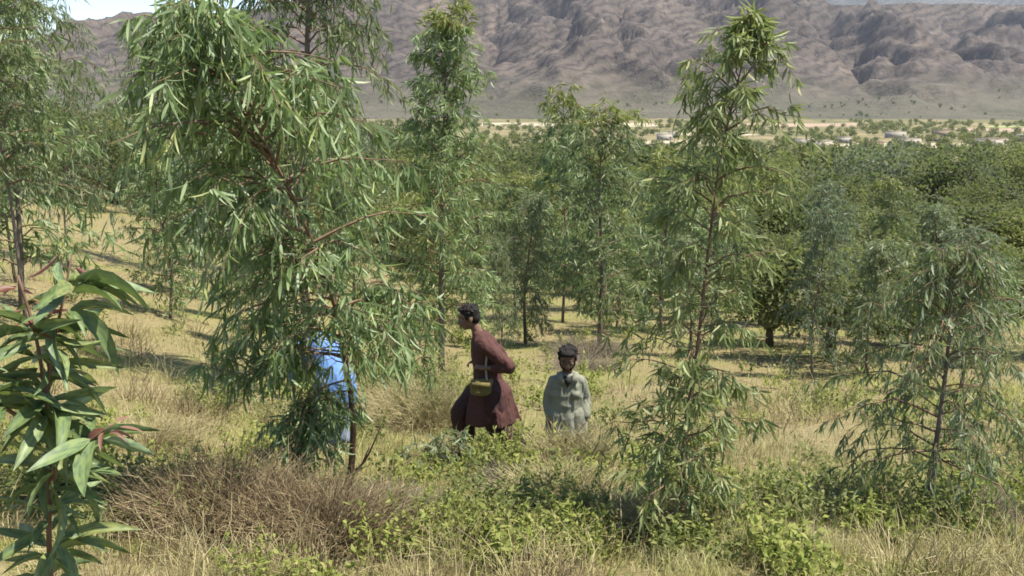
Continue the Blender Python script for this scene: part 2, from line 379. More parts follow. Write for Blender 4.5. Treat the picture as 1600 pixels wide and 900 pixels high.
# tan fields on the valley floor, draped on the ground
M_FIELD = plain('ploughed_field', (0.272, 0.1972, 0.136), .2, .02); M_FIELD_P = plain('stubble_field', (0.3128, 0.272, 0.1836), .2, .03)
M_FIELD_G = plain('green_field', (.22, .25, .09), .2, .02)
def field(x0, x1, y0, y1, m):
    def fz(X, Y): return ground_z(X, Y)+.25
    X, Y = np.meshgrid(np.linspace(x0, x1, 30), np.linspace(y0, y1, 14))
    edge = (vnoise(X/25, Y/25, 7)-.5)*22
    Y = Y+edge; X = X+(vnoise(X/30, Y/30, 8)-.5)*18
    V = np.stack([X, Y, fz(X, Y)], -1).reshape(-1, 3)
    i = (np.arange(13)[:, None]*30+np.arange(29)[None]).reshape(-1)
    tag(link('field', make_mesh('field', V, None, np.stack([i, i+1, i+31, i+30], -1), [m], smooth=True)), kind='structure')
FIELDS = [(255, 420, 1080, 1200, M_FIELD), (430, 700, 900, 1010, M_FIELD), (520, 760, 1030, 1080, M_FIELD_G), (-40, 170, 1090, 1230, M_FIELD_P), (-150, -92, 560, 640, M_FIELD), (-160, -100, 820, 900, M_FIELD),
          (70, 140, 640, 690, M_FIELD_P), (188, 330, 560, 640, M_FIELD_P), (130, 200, 800, 860, M_FIELD_P)]
for f_ in FIELDS: field(*f_)

# ------------------------------------------------------------------ leaves
def leaf_template(kind):
    """x along the leaf 0..1, y half width +-.5, z bend"""
    if kind == 'fine':       # midrib, folded blade, drooping
        ts = np.array([.0, .1, .28, .5, .72, .9, 1.]); hw = np.array([.0, .26, .48, .5, .38, .16, 0])
    elif kind == 'long':
        ts = np.array([0, .16, .45, .76, 1]); hw = np.array([0, .36, .5, .32, 0])
    else:
        ts = np.array([0, .42, 1]); hw = np.array([0, .5, 0])
    V = [[0, 0, 0]]; T = []
    sick = .35; zb = lambda t: -t*t*.9+.25*t
    prev = None
    for i in range(1, len(ts)-1):
        t = ts[i]; y0 = sick*np.sin(PI*t)*.5
        n = len(V)
        if kind == 'fine':
            V += [[t, y0-hw[i], zb(t)+.12*hw[i]/.5], [t, y0, zb(t)-.04], [t, y0+hw[i], zb(t)+.12*hw[i]/.5]]; cur = [n, n+1, n+2]
        else:
            V += [[t, y0-hw[i], zb(t)], [t, y0+hw[i], zb(t)]]; cur = [n, n+1]
        if prev is None: T += [[0, a, b] for a, b in zip(cur[:-1], cur[1:])]
        else:
            for a, b, c, d in zip(prev[:-1], prev[1:], cur[:-1], cur[1:]): T += [[a, c, b], [b, c, d]]
        prev = cur
    n = len(V); V.append([1, 0, zb(1)])
    T += [[a, n, b] for a, b in zip(prev[:-1], prev[1:])]
    return np.array(V, float), np.array(T)
TPL = {k: leaf_template(k) for k in ('fine', 'long', 'short')}

def frames(P, D, rng, L, W, bend=.3, up=None, upmix=.0):
    """orthonormal leaf frames from points and directions"""
    D = D/(np.linalg.norm(D, axis=1)[:, None]+1e-9); n = len(P)
    r = rng.normal(0, 1, (n, 3))
    if up is not None: r = r*(1-upmix)+np.asarray(up)*upmix*1.6
    N = r-D*np.sum(r*D, 1)[:, None]; N /= np.linalg.norm(N, axis=1)[:, None]+1e-9
    S = np.cross(N, D)
    return dict(P=P, D=D, S=S, N=N, L=np.broadcast_to(L, (n,)).copy(), W=np.broadcast_to(W, (n,)).copy(), B=np.broadcast_to(bend, (n,)).copy())
def fcat(fl): return {k: np.concatenate([f[k] for f in fl]) for k in fl[0]}
def fsel(f, idx): return {k: v[idx] for k, v in f.items()}

def bake_leaves(name, f, m, kind='short'):
    tv, tt = TPL[kind]; n = len(f['P']); k = len(tv)
    V = (f['P'][:, None]+f['D'][:, None]*tv[None, :, :1]*f['L'][:, None, None]+f['S'][:, None]*tv[None, :, 1:2]*f['W'][:, None, None]
         + f['N'][:, None]*tv[None, :, 2:]*(f['L']*f['B'])[:, None, None]).reshape(-1, 3)
    T = (tt[None]+(np.arange(n)*k)[:, None, None]).reshape(-1, 3)
    return make_mesh(name, V, T, None, [m], smooth=True)

_leafmesh = {}
def leaf_objects(f, m, kind, parent, name='leaf'):
    """each leaf an object of its own; they share one mesh"""
    key = (m.name, kind)
    if key not in _leafmesh:
        tv, tt = TPL[kind]; _leafmesh[key] = make_mesh('leaf', tv, tt, None, [m], smooth=True)
    me = _leafmesh[key]
    for i in range(len(f['P'])):
        o = bpy.data.objects.new(name, me); COL.objects.link(o); o.parent = parent
        M = Matrix.Identity(4)
        for c, (ax, s) in enumerate(((f['D'][i], f['L'][i]), (f['S'][i], f['W'][i]), (f['N'][i], f['L'][i]*f['B'][i]))):
            for r_ in range(3): M[r_][c] = ax[r_]*s
        for r_ in range(3): M[r_][3] = f['P'][i][r_]
        o.matrix_basis = M

def grow(seed, trunk, r0, c0, env, nprim=40, e0=(30, 65), droop=.55, ntw=8, tw=.45, nlf=12, leaf=(.16, .022), hang=.8, bare=.2, sides=7, thin=1., azbias=None, up=None):
    """trunk, drooping branches and hanging leaves; returns wood parts and leaf frames (local to the base)"""
    rng = np.random.default_rng(seed)
    T = catmull(trunk, 18); tr = MB(); tr.tube(T, np.linspace(r0, .003, len(T))**1.0, sides)
    br = MB(); fl = []
    for i in range(nprim):
        t = (i+rng.random())/nprim; f = c0+(1-c0)*t
        P0, _ = samp(T, f)
        az = i*2.39996+rng.normal(0, .35)
        if azbias is not None and rng.random() < azbias[1] and t < azbias[2]: az = azbias[0]+rng.normal(0, azbias[3])
        Lb = env(t)*rng.uniform(.6, 1.2); e = RAD(e0[0]+(e0[1]-e0[0])*t+rng.normal(0, 7)); dr = droop*rng.uniform(.6, 1.35)
        s = np.linspace(0, 1, 6)[:, None]; h = np.array([math.cos(az), math.sin(az), 0]); z = np.array([0, 0, 1.])
        pts = P0+Lb*(h*math.cos(e)*s+z*(math.sin(e)*s-dr*s*s))
        pts[1:] += rng.normal(0, .02*Lb, (5, 3))
        rb = max(.0035, min(r0*.4, .010*Lb+.002))*thin
        br.tube(pts, np.linspace(rb, .0015, 6), 4, False)
        for k in range(ntw):
            sk = bare+(1-bare)*(k+rng.random())/ntw
            p, tg = samp(pts, sk); tg = tg/(np.linalg.norm(tg)+1e-9)
            d = tg*.7+rng.normal(0, .5, 3)+np.array([0, 0, .12]); d /= np.linalg.norm(d)
            l2 = tw*rng.uniform(.5, 1.25)*(1-.35*sk)*min(1, .4+Lb)
            q = np.linspace(0, 1, 3)[:, None]; tp = p+l2*(d*q+np.array([0, 0, -1.])*hang*.7*q*q)
            br.tube(tp, np.linspace(.0028*thin, .001, 3), 3, False)
            m = max(2, int(nlf*rng.uniform(.7, 1.3))); sl = rng.uniform(.1, 1, m)
            P, tg2 = samp(tp, sl); tg2 = tg2/(np.linalg.norm(tg2, axis=1)[:, None]+1e-9)
            D = tg2*.55+rng.normal(0, .48, (m, 3))+np.array([0, 0, -1.])*hang
            L = leaf[0]*rng.uniform(.55, 1.25, m); W = leaf[1]*rng.uniform(.7, 1.2, m)
            fl.append(frames(P, D, rng, L, W, rng.uniform(.1, .55, m), up, .35 if up is not None else 0))
    # leader tip
    m = nlf*2; P, tg = samp(T, rng.uniform(.86, 1, m)); D = rng.normal(0, .6, (m, 3))+tg/(np.linalg.norm(tg, axis=1)[:, None])*.4
    fl.append(frames(P, D, rng, leaf[0]*rng.uniform(.25, .7, m), leaf[1]*rng.uniform(.5, .85, m), .25))
    return tr, br, fcat(fl)

def tree_obj(base, parts, label, barkm, leafm, group=None, kind='short', singles=0, name='eucalyptus_tree', young=None, cat='tree', gap=None):
    tr, br, f = parts
    root = thing(name, base, label, cat, group)
    tr.obj('trunk', barkm, root, True)
    br.obj('branches', M_TWIG, root)['kind'] = 'stuff'
    n = len(f['P'])
    if singles:
        if gap: q_ = f['P']; f = fsel(f, ~((q_[:, 0] > gap[0]) & (q_[:, 0] < gap[1]) & (q_[:, 2] > gap[2]) & (q_[:, 2] < gap[3]) & (q_[:, 1] < .3))); n = len(f['P'])
        cd = np.linalg.norm(f['P']+np.array(base), axis=1)
        order = np.argsort(-f['L']*f['W']**.3/cd**1.3)
        idx = order[:singles]; rest = order[singles:]
        leaf_objects(fsel(f, idx), leafm, kind, root)
        f = fsel(f, rest)
    if young is not None:
        zq = f['P'][:, 2]; hi = zq > np.quantile(zq, young[1])
        o = link('young_foliage', bake_leaves('young_foliage', fsel(f, hi), young[0], kind), root); o['kind'] = 'stuff'
        f = fsel(f, ~hi)
    o = link('foliage', bake_leaves('foliage', f, leafm, kind), root); o['kind'] = 'stuff'
    return root

def env_dome(R, top=.25, low=.75):
    return lambda t: R*(low+(1-low)*min(1, t/.3))*(1 if t < .35 else top+(1-top)*math.sqrt(max(0, 1-((t-.35)/.65)**2)))

G_PLANT = 'young eucalyptus trees of the plantation'
# the large leaning tree in the foreground
b1 = gp(-1.451, 8.0); o1 = np.array(b1)
tp = np.array([b1, (-1.40, 7.95, -3.1), (-1.374, 7.9, -2.705), (-1.396, 7.8, -2.22), (-1.45, 7.5, -1.5), (-1.64, 7.1, -.70), (-1.89, 6.85, -.05), (-2.14, 6.7, .42)])-o1
E_ = lambda t: (.85 if t < .2 else 1.0 if t < .35 else 1.36)*(1 if t < .55 else 1-.55*((t-.55)/.45)**1.6)
near_tree = tree_obj(b1, grow(11, tp, .034, .43, E_, 92, (20, 60), .54, 9, .38, 10, (.185, .021), .8, .12, 9, azbias=(3.0, .62, .62, .8)), 'large leaning eucalyptus with red brown lower trunk in front of the blue figure', M_BARK_RED, M_EUC, G_PLANT, 'long', 300, gap=(-.27, .04, 1.24, 1.52))
# its low shoots at the foot
for sx, (dx, dy, dz) in enumerate([(.32, -.1, .62), (.18, .15, .35)]):
    mb = MB(); P = catmull([(0, 0, .12), (dx*.5, dy*.5, dz*.45), (dx, dy, dz)], 7); mb.tube(P, np.linspace(.014, .005, 7), 6)
    mb.obj('shoot', M_BARK_RED, near_tree, True)

# low sprays of leaves hanging from the lower trunk
for q, (pts, nn, ll) in enumerate((([(.04, -.15, .95), (-.05, -.32, .98), (-.14, -.45, .8), (-.2, -.5, .45)], 30, .15), ([(.06, -.12, 1.05), (-.18, -.3, 1.0), (-.36, -.4, .78), (-.42, -.42, .42)], 30, .16), ([(.05, .1, 1.75), (-.45, .0, 1.66), (-.8, -.2, 1.42), (-1.0, -.3, 1.1)], 22, .16),
                                   ([(.05, -.15, 1.3), (.3, -.1, 1.5), (.5, -.1, 1.36), (.68, -.05, 1.05)], 20, .13), ([(.04, -.2, 1.6), (.28, -.2, 1.9), (.5, -.25, 1.85), (.68, -.3, 1.6)], 18, .15))):
    t_, b_, f_ = grow(820+q, pts, .011, .25, lambda t: .26, nn, (0, 40), .5, 3, .2, 7, (ll, ll*.125), .75, .1, 6)
    t_.obj('branch', M_TWIG, near_tree, True); b_.obj('twigs', M_TWIG, near_tree)['kind'] = 'stuff'
    link('foliage', bake_leaves('foliage', f_, M_EUC, 'long'), near_tree)['kind'] = 'stuff'

# slender sparse tree on the right of the centre
b5 = gp(1.232, 6.6); o5 = np.array(b5)
tp = np.array([b5, (1.255, 6.65, -2.85), (1.269, 6.7, -2.44), (1.341, 6.75, -1.87), (1.411, 6.8, -1.03), (1.463, 6.8, -.44), (1.572, 6.8, .13), (1.655, 6.8, .52)])-o5
def E5(t):
    if t < .42: return .66-.1*t
    u = (t-.42)/.58
    return .62-.14*u if u < .72 else max(.07, .52*(1-(u-.72)/.31))
right_tree = tree_obj(b5, grow(23, tp, .021, .14, E5, 84, (26, 60), .48, 7, .25, 11, (.125, .0165), .7, .15, 8), 'slender sparse eucalyptus with thin red stem right of the figure in grey', M_BARK_RED, M_EUC_OLIVE, G_PLANT, 'long', 300, young=(M_EUC_YOUNG, .95))

# drooping grey-green tree at the right edge
b6 = gp(3.199, 6.9); o6 = np.array(b6)
tp = np.array([b6, (3.219, 6.95, -2.844), (3.265, 7.0, -2.552), (3.331, 7.1, -1.97), (3.369, 7.2, -1.45), (3.357, 7.2, -1.2)])-o6
E6 = lambda t: (.9 if t < .5 else .9-.62*((t-.5)/.5))
tree_obj(b6, grow(37, tp, .032, .26, E6, 50, (16, 58), .6, 9, .28, 11, (.11, .0145), 1.0, .1, 8), 'low weeping eucalyptus with grey green hanging leaves and thin dark trunk, over its own shadow', M_BARK, M_EUC_GREY, G_PLANT, 'long', 300)

# the tree behind the people, left of the centre
b3 = gp(-1.297, 17.0); h3 = 6.3
tp = np.array([(0, 0, 0), (.02, 0, 1.5), (.06, .05, 3.2), (.12, 0, 4.8), (.2, 0, h3)])
tree_obj(b3, grow(41, tp, .07, .16, env_dome(1.32, .3, .9), 100, (28, 64), .5, 9, .42, 13, (.19, .026), .6, .12, 8), 'tall dome topped dark green eucalyptus directly behind the walking man', M_BARK, M_EUC, G_PLANT, 'short', 0, young=(M_EUC_YOUNG, .93))

# tall tree reaching out of the top of the frame, behind the leaning one
b = gp(-2.9, 13.2)
tp = np.array([(0, 0, 0), (.0, 0, 2), (.1, .1, 4.2), (.25, 0, 6.2), (.4, 0, 8.2)])
tree_obj(b, grow(53, tp, .085, .3, env_dome(1.5, .7, .6), 100, (22, 55), .7, 10, .55, 14, (.2, .025), .95, .2, 8), 'tall dark eucalyptus whose hanging top leaves the frame behind the leaning tree', M_BARK, M_EUC_DARK, G_PLANT)

# left hand group
LEFT = [(-7.9, 15.2, 7.6, 1.5, 61, M_EUC_DARK, 'dark fine leaved eucalyptus cut off by the left frame edge at the top corner', .34),
        (-10.8, 20.5, 7.0, 1.5, 62, M_EUC_BLUE, 'grey green eucalyptus on a bare thin trunk at far left, nearest the frame edge', .30),
        (-12.2, 26.0, 7.6, 1.6, 63, M_EUC_GREY, 'second bare trunked eucalyptus from the left edge on yellow grass', .26),
        (-10.6, 29.5, 7.0, 1.9, 64, M_EUC_GREY, 'pale eucalyptus in the left group, half hidden by the leaning tree', .22)]
for x, y, h, R_, sd, lm, lab, c0 in LEFT:
    rg = np.random.default_rng(sd); tp = np.array([(0, 0, 0), (rg.normal(0, .1), 0, h*.3), (rg.normal(0, .2), 0, h*.6), (rg.normal(0, .3), 0, h)])
    tree_obj(gp(x, y), grow(sd, tp, .036, c0, env_dome(R_*1.1, .4, .85), 70, (26, 60), .6, 9, .55, 13, (.22, .028), .85, .12, 7), lab, M_BARK, lm, G_PLANT)

# the middle rows: a few grown kinds, then copies, each with a label of its own
KINDS = []
for k, (h, R_, c0, lm, dr, lf) in enumerate([(5.6, 1.05, .14, M_EUC_DARK, .55, (.22, .032)), (4.6, .95, .12, M_EUC_BLUE, .6, (.2, .03)), (5.2, 1.25, .1, M_EUC, .5, (.24, .036)),
                                             (3.6, .85, .14, M_EUC_GREY, .55, (.18, .028)), (4.8, 1.2, .1, M_EUC_YOUNG, .45, (.24, .036))]):
    rg = np.random.default_rng(200+k); tp = np.array([(0, 0, 0), (rg.normal(0, .06), rg.normal(0, .06), h*.35), (rg.normal(0, .12), 0, h*.7), (rg.normal(0, .2), 0, h)])
    KINDS.append((grow(300+k, tp, .05, c0, env_dome(R_*1.2, .45, .85), 54, (26, 62), dr, 8, .5, 12, lf, .65, .12, 6), lm, h))
PROTO = {}
def mid_tree(k, X, Y, h, label, rz, wide=1.0):
    parts, lm, h0 = KINDS[k]
    if k not in PROTO:
        PROTO[k] = o = tree_obj(gp(X, Y), parts, label, M_BARK, lm, G_PLANT, young=(M_EUC_YOUNG, .9) if k in (0, 2) else None)
    else:
        o = copy_tree(PROTO[k]); o['label'] = label
    o.location = gp(X, Y); s = h/h0*(.84 if X > 5 else 1); o.scale = (s*wide, s*wide, s); o.rotation_euler = (0, 0, rz)
MID = [
 (2, -7.3, 20.0, 3.4, 'short mid green eucalyptus on yellow grass left of the lower leaning crown', .7, 1.1),
 (0, -9.6, 32.5, 4.6, 'dark eucalyptus far up the yellow grass between the left group and the leaning tree', 1.7, 1.1),
 (4, -6.4, 34.0, 4.0, 'yellow green eucalyptus far behind the lower leaning crown', 2.7, 1.2),
 (3, -5.0, 18.5, 2.6, 'little grey eucalyptus on pale grass just left of the blue figure', 3.7, 1.1),
 (2, 3.0, 27.0, 3.4, 'low leafy eucalyptus between the central tree and the slender sparse tree', .5, 1.25),
 (3, 4.1, 21.5, 2.6, 'little grey eucalyptus behind the low branches of the slender sparse tree', 2.5, 1.2),
 (1, 8.8, 25.5, 4.4, 'narrow blue green eucalyptus among scrub just right of the thin dark trunked one', .9, .9),
 (0, 11.5, 29.0, 5.2, 'dark eucalyptus rising above the scrub at upper right', 2.4, 1.1),
 (3, 14.0, 31.0, 4.2, 'grey eucalyptus near the right frame edge above the weeping tree', 3.3, 1.2),
 (1, 12.6, 38.0, 5.5, 'blue green eucalyptus in the middle of the right hand scrub', 5.1, 1.1),
 (2, 3.2, 35.0, 5.6, 'mid green eucalyptus seen between the dense central tree and the round green one', .2, 1.2),
 (0, -1.0, 29.5, 4.6, 'dark eucalyptus peeping out right of the dome topped tree', .6, 1.2),
 (2, -9.2, 17.6, 6.4, 'mid green eucalyptus filling the gap between the two bare trunked left trees', 1.6, 1.0),
 (0, 2.25, 24.0, 5.9, 'dark dense eucalyptus with yellow tip directly behind the figure in grey', .3, 1.25),
 (2, 1.65, 30.5, 7.0, 'tall eucalyptus with narrow pale pointed top just left of the dense central one', 1.2, .75),
 (2, 4.55, 28.5, 5.0, 'round green eucalyptus between the dense central tree and the slender sparse tree', 2.2, 1.1),
 (3, .36, 25.0, 3.8, 'small eucalyptus on a bare thin stem in the gap left of the figure in grey', .1, .95),
 (3, -.26, 23.2, 2.6, 'smallest thin stemmed eucalyptus between the walking man and the bare stemmed one', 2.9, .7),
 (1, 5.62, 17.3, 3.7, 'blue green eucalyptus on a thin dark trunk to the right of the slender sparse tree', 4.0, .85),
 (3, 6.75, 17.6, 2.9, 'low pale eucalyptus beside the blue green one on the right', 5.0, 1.15),
 (1, 7.6, 15.6, 3.2, 'wide blue green eucalyptus directly behind the weeping tree', 1.0, 1.2),
 (2, 9.4, 18.5, 2.9, 'mid green eucalyptus at the right frame edge behind the weeping tree', 2.0, 1.1),
 (4, 9.6, 24.0, 3.2, 'yellow green eucalyptus beyond the wide blue green tree on the right', .8, 1.1),
 (4, -2.0, 24.5, 3.8, 'yellow green eucalyptus low between the leaning tree and the dome topped tree', 3.1, 1.1),
 (2, -4.7, 27.5, 4.4, 'mid green eucalyptus seen through the lower crown of the leaning tree', .9, 1.1),
 (0, -6.1, 22.0, 4.3, 'dark eucalyptus on yellow grass below the left side of the leaning crown', 1.9, 1.0),
 (3, -8.6, 25.5, 3.4, 'short grey eucalyptus left of the leaning crown on yellow grass', 4.4, 1.0),
 (0, .1, 36.0, 5.0, 'dark eucalyptus beyond the gap between dome topped and central trees', 5.2, 1.2),
 (4, 1.2, 43.0, 5.0, 'yellow green eucalyptus farther down the slope behind the tall narrow one', .4, 1.3),
 (2, 6.7, 31.5, 4.5, 'green eucalyptus low behind the slender sparse tree', 1.3, 1.2),
 (1, 8.3, 36.0, 4.6, 'blue grey eucalyptus farther down beyond the thin dark trunked one', 2.7, 1.2),
 (0, 4.2, 41.0, 5.4, 'dark rounded eucalyptus down the slope, left of the slender crown', 3.9, 1.3),
 (4, -2.6, 44.0, 5.2, 'yellowish eucalyptus far down the slope left of the dome topped tree', 4.9, 1.25),
]
for a in MID: mid_tree(*a)

# ------------------------------------------------------------------ the broad leaved sapling at the left, every leaf an object
bs = gp(-1.17, 2.2); os_ = np.array(bs)
root = thing('eucalyptus_sapling', bs, 'close up sapling with broad drooping leaves and reddish new tips at the lower left', 'sapling')
main = catmull(np.array([bs, (-1.15, 2.2, -1.5), (-1.147, 2.2, -1.153), (-1.12, 2.2, -.834), (-1.116, 2.2, -.689), (-1.125, 2.2, -.55), (-1.152, 2.2, -.41)])-os_, 20)
mb = MB(); mb.tube(main, np.linspace(.0085, .003, 20), 8); mb.obj('stem', M_BARK_RED, root, True)
s2 = catmull(np.array([(-1.118, 2.2, -.72), (-1.09, 2.21, -.58), (-1.06, 2.22, -.47), (-1.045, 2.25, -.37)])-os_, 10)
s3 = catmull(np.array([(-1.14, 2.2, -1.0), (-1.08, 2.16, -.86), (-1.0, 2.14, -.80), (-.93, 2.13, -.75)])-os_, 10)
s4 = catmull(np.array([(-1.125, 2.2, -.8), (-1.2, 2.14, -.7), (-1.27, 2.1, -.62), (-1.33, 2.08, -.6)])-os_, 10)
for s_ in (s2, s3, s4):
    mb = MB(); mb.tube(s_, np.linspace(.006, .002, 10), 6); mb.obj('shoot', M_BARK_RED, root, True)
rg = np.random.default_rng(77); fl = []; fr_ = []
for stem, n, lo, hi in ((main, 128, .30, .99), (s2, 34, .2, .98), (s3, 36, .15, 1), (s4, 28, .3, 1)):
    t = np.sort(rg.uniform(lo, hi, n)); P, tg = samp(stem, t); az = np.arange(n)*2.4+rg.normal(0, .3, n)
    el = rg.normal(-.02, .34, n)
    D = np.stack([np.cos(az)*np.cos(el)+.28, np.sin(az)*np.cos(el)*.9, np.sin(el)], 1)
    L = rg.uniform(.08, .195, n); Wd = L*rg.uniform(.17, .25, n)
    f = frames(P+D*.015, D, rg, L, Wd, rg.uniform(.05, .95, n), (0, 0, 1), .5)
    tipm = t > hi-.06*(hi-lo)/.3
    fl.append(fsel(f, ~tipm)); fr_.append(fsel(f, tipm))
leaf_objects(fcat(fl), M_SAP, 'fine', root)
f = fcat(fr_); f['L'] *= .5; f['W'] *= .45; f = fsel(f, np.arange(0, len(f['L']), 2)); leaf_objects(f, M_SAP_RED, 'fine', root)

# ------------------------------------------------------------------ dry bushes, weeds and grass
def twig_bush(seed, rx, ry, h, n, thick=.0033, arch=.6, sub=2):
    """a bush of many thin dry stems, each forked"""
    rng = np.random.default_rng(seed); mb = MB()
    for i in range(n):
        az = rng.uniform(0, 2*PI); rr = math.sqrt(rng.random())
        p0 = np.array([math.cos(az)*rr*rx*.55, math.sin(az)*rr*ry*.55, -.03])
        l = h*rng.uniform(.3, 1.15)*(1.1-.45*rr); out = np.array([math.cos(az)*rx, math.sin(az)*ry, 0])*(.25+.6*rr)*rng.uniform(.5, 1.1)
        s = np.linspace(0, 1, 4)[:, None]
        P = p0+out*s*(.5+.5*s)+np.array([0, 0, l])*(s-arch*.35*s*s)+rng.normal(0, .075*h, (4, 3))*s
        mb.tube(P, np.linspace(thick, thick*.35, 4), 3, False)
        for k in range(sub):
            q, tg = samp(P, rng.uniform(.35, .95)); d = tg/np.linalg.norm(tg)+rng.normal(0, .55, 3); d /= np.linalg.norm(d)
            ll = h*rng.uniform(.12, .3); mb.tube(np.array([q, q+d*ll*.5+[0, 0, .01], q+d*ll]), [thick*.6, thick*.45, thick*.25], 3, False)
    return mb
def bush(name, X, Y, label, cat, mb, m, group=None):
    root = thing(name, gp(X, Y), label, cat, group)
    o = mb.obj('stems', m, root); o['kind'] = 'stuff'; return root
DRY = [(-2.15, 6.6, .7, .5, .80, 1500, M_DRYBROWN, 'large brown dry bush between the sapling and the leaning tree'),
       (-1.4, 6.4, .66, .45, .66, 1500, M_DRYBROWN, 'dark brown dry bush in front of the foot of the leaning tree'),
       (-.95, 6.75, .42, .38, .42, 1000, M_DRYGREY, 'grey brown dry bush right of the foot of the leaning tree'),
       (1.12, 6.75, .36, .3, .42, 900, M_DRYPALE, 'straw coloured dry bush around the foot of the slender sparse tree'),
       (.42, 7.9, .55, .4, .44, 1100, M_DRYPALE, 'pale straw coloured clump in front of the figure in grey'),
       (.58, 8.8, .42, .2, .66, 900, M_DRYPALE, 'pale seedy clump reaching to the waist of the figure in grey'),
       (-.02, 8.4, .35, .3, .33, 500, M_DRYGREY, 'grey dry clump below the green bush beside the walking man'),
       (.75, 7.0, .5, .4, .36, 800, M_DRYPALE, 'pale clump left of the foot of the slender sparse tree'),
       (-1.15, 11.6, .75, .5, .85, 1300, M_DRYPALE, 'shaggy bush in shade left of the walking man'),
       (1.75, 21.0, .9, .5, .7, 700, M_DRYGREY, 'low dark brush heap behind the right shoulder of the figure in grey'),
       (1.45, 18.8, .8, .5, .45, 600, M_DRYGREY, 'long low heap of cut brush beside the head of the figure in grey'),
       (2.7, 7.3, .4, .35, .3, 500, M_DRYBROWN, 'brown dry bush in the shadow left of the weeping tree'),
       (3.75, 7.2, .4, .3, .28, 450, M_DRYGREY, 'grey dry bush right of the weeping tree trunk'),
       (-3.6, 9.0, .6, .4, .4, 600, M_DRYPALE, 'pale dry bush behind the sapling leaves')]
for i, (x, y, rx, ry, h, n, m, lab) in enumerate(DRY): bush('dry_bush', x, y, lab, 'bush', twig_bush(500+i, rx, ry, h, int(n*.8), .0038), m, 'dry bushes on the slope')

def leafy_bush(seed, rx, h, n, nl, leaf):
    rng = np.random.default_rng(seed); mb = MB(); fl = []
    for i in range(n):
        az = rng.uniform(0, 2*PI); rr = math.sqrt(rng.random()); out = np.array([math.cos(az), math.sin(az), 0])*rx*rr
        l = h*rng.uniform(.5, 1.05)*(1-.3*rr); s = np.linspace(0, 1, 4)[:, None]
        P = out*.35+out*.75*s+np.array([0, 0, l])*s+rng.normal(0, .03*h, (4, 3))*s
        mb.tube(P, np.linspace(.004, .0015, 4), 3, False)
        m = int(nl*rng.uniform(.6, 1.3)); q, tg = samp(P, rng.uniform(.25, 1, m))
        D = rng.normal(0, .7, (m, 3))+np.array([0, 0, .15]); fl.append(frames(q, D, rng, leaf[0]*rng.uniform(.5, 1.2, m), leaf[1]*rng.uniform(.6, 1.2, m), .3, (0, 0, 1), .5))
    return mb, fcat(fl)
def weed(X, Y, label, seed, rx, h, n, nl, leaf, m, name='weed_bush', group='leafy green weeds on the slope', cat='plant'):
    mb, f = leafy_bush(seed, rx, h, n, nl, leaf); root = thing(name, gp(X, Y), label, cat, group)
    mb.obj('stems', M_DRYPALE, root)['kind'] = 'stuff'; o = link('foliage', bake_leaves('foliage', f, m, 'short'), root); o['kind'] = 'stuff'
WEEDS = [(-.3, 6.3, 'yellow green weed at the bottom edge just left of the broad weed patch', .5, .34, 110, 28, (.055, .024), M_WEED),
         (.3, 6.7, 'yellow green weed in front of the pale clumps below the figure in grey', .45, .36, 100, 28, (.055, .024), M_WEED),
         (-1.0, 11.9, 'tall dull green bush right behind the shaggy one beside the walking man', .6, .9, 90, 26, (.075, .024), M_WEED_D),(-.02, 8.95, 'bright green bush hiding the legs of the walking man', .36, .62, 100, 30, (.05, .022), M_WEED),
         (.32, 8.6, 'small yellow green weed between the walking man and the figure in grey', .3, .3, 40, 20, (.045, .02), M_WEED),
         (-.65, 6.5, 'bright leafy weed at the bottom edge right of the brown bush', .45, .36, 100, 30, (.055, .024), M_WEED),
         (.05, 6.25, 'broad patch of yellow green weed at the bottom edge below the figure in grey', .6, .32, 130, 30, (.055, .024), M_WEED),
         (.45, 6.35, 'lowest small yellow green weed at the bottom edge near the slender tree', .4, .28, 80, 28, (.05, .022), M_WEED),
         (2.05, 6.9, 'dark leafy weed right of the foot of the slender sparse tree', .3, .34, 45, 24, (.05, .02), M_WEED_D),
         (2.45, 7.6, 'second dark leafy weed nearer the weeping tree', .32, .34, 40, 24, (.055, .022), M_WEED_D),
         (2.15, 10.2, 'yellow green bush beyond the slender sparse tree on the right', .42, .5, 60, 24, (.055, .022), M_WEED),
         (1.5, 7.15, 'pale green weed just behind the slender tree foot', .25, .45, 50, 24, (.055, .02), M_WEED),
         (-2.95, 6.5, 'small green weed at the bottom edge beside the sapling stem', .3, .3, 36, 24, (.06, .026), M_WEED),
         (-3.6, 11.2, 'dull green weed on pale grass left of the blue figure', .5, .55, 60, 24, (.06, .022), M_WEED_D),
         (-1.75, 13.4, 'dull green bush beside the shaggy one left of the walking man', .8, 1.0, 120, 30, (.08, .026), M_WEED_D),
         (3.0, 13.5, 'dull green weed on bare tan ground right of the slender tree', .5, .45, 50, 22, (.06, .022), M_WEED_D),
         (4.6, 8.2, 'green weed at the right frame edge below the weeping tree', .4, .35, 50, 22, (.055, .022), M_WEED_D)]
for i, (x, y, lab, rx, h, n, nl, lf, m) in enumerate(WEEDS): weed(x, y, lab, 600+i, rx, h, n, nl, lf, m)
# broken branch with pale leaves lying beside the leaning tree
tr_, br_, f_ = grow(701, [(0, 0, .1), (.2, .1, .22), (.42, .16, .3), (.62, .2, .36)], .008, .15, lambda t: .22, 12, (10, 30), .4, 3, .16, 7, (.12, .016), .5, .1, 5)
tree_obj(gp(-1.1, 8.7), (tr_, br_, f_), 'pale leafy branch lying low between the leaning tree and the walking man', M_TWIG, M_EUC_GREY, None, 'long', 0, 'fallen_branch', cat='branch')

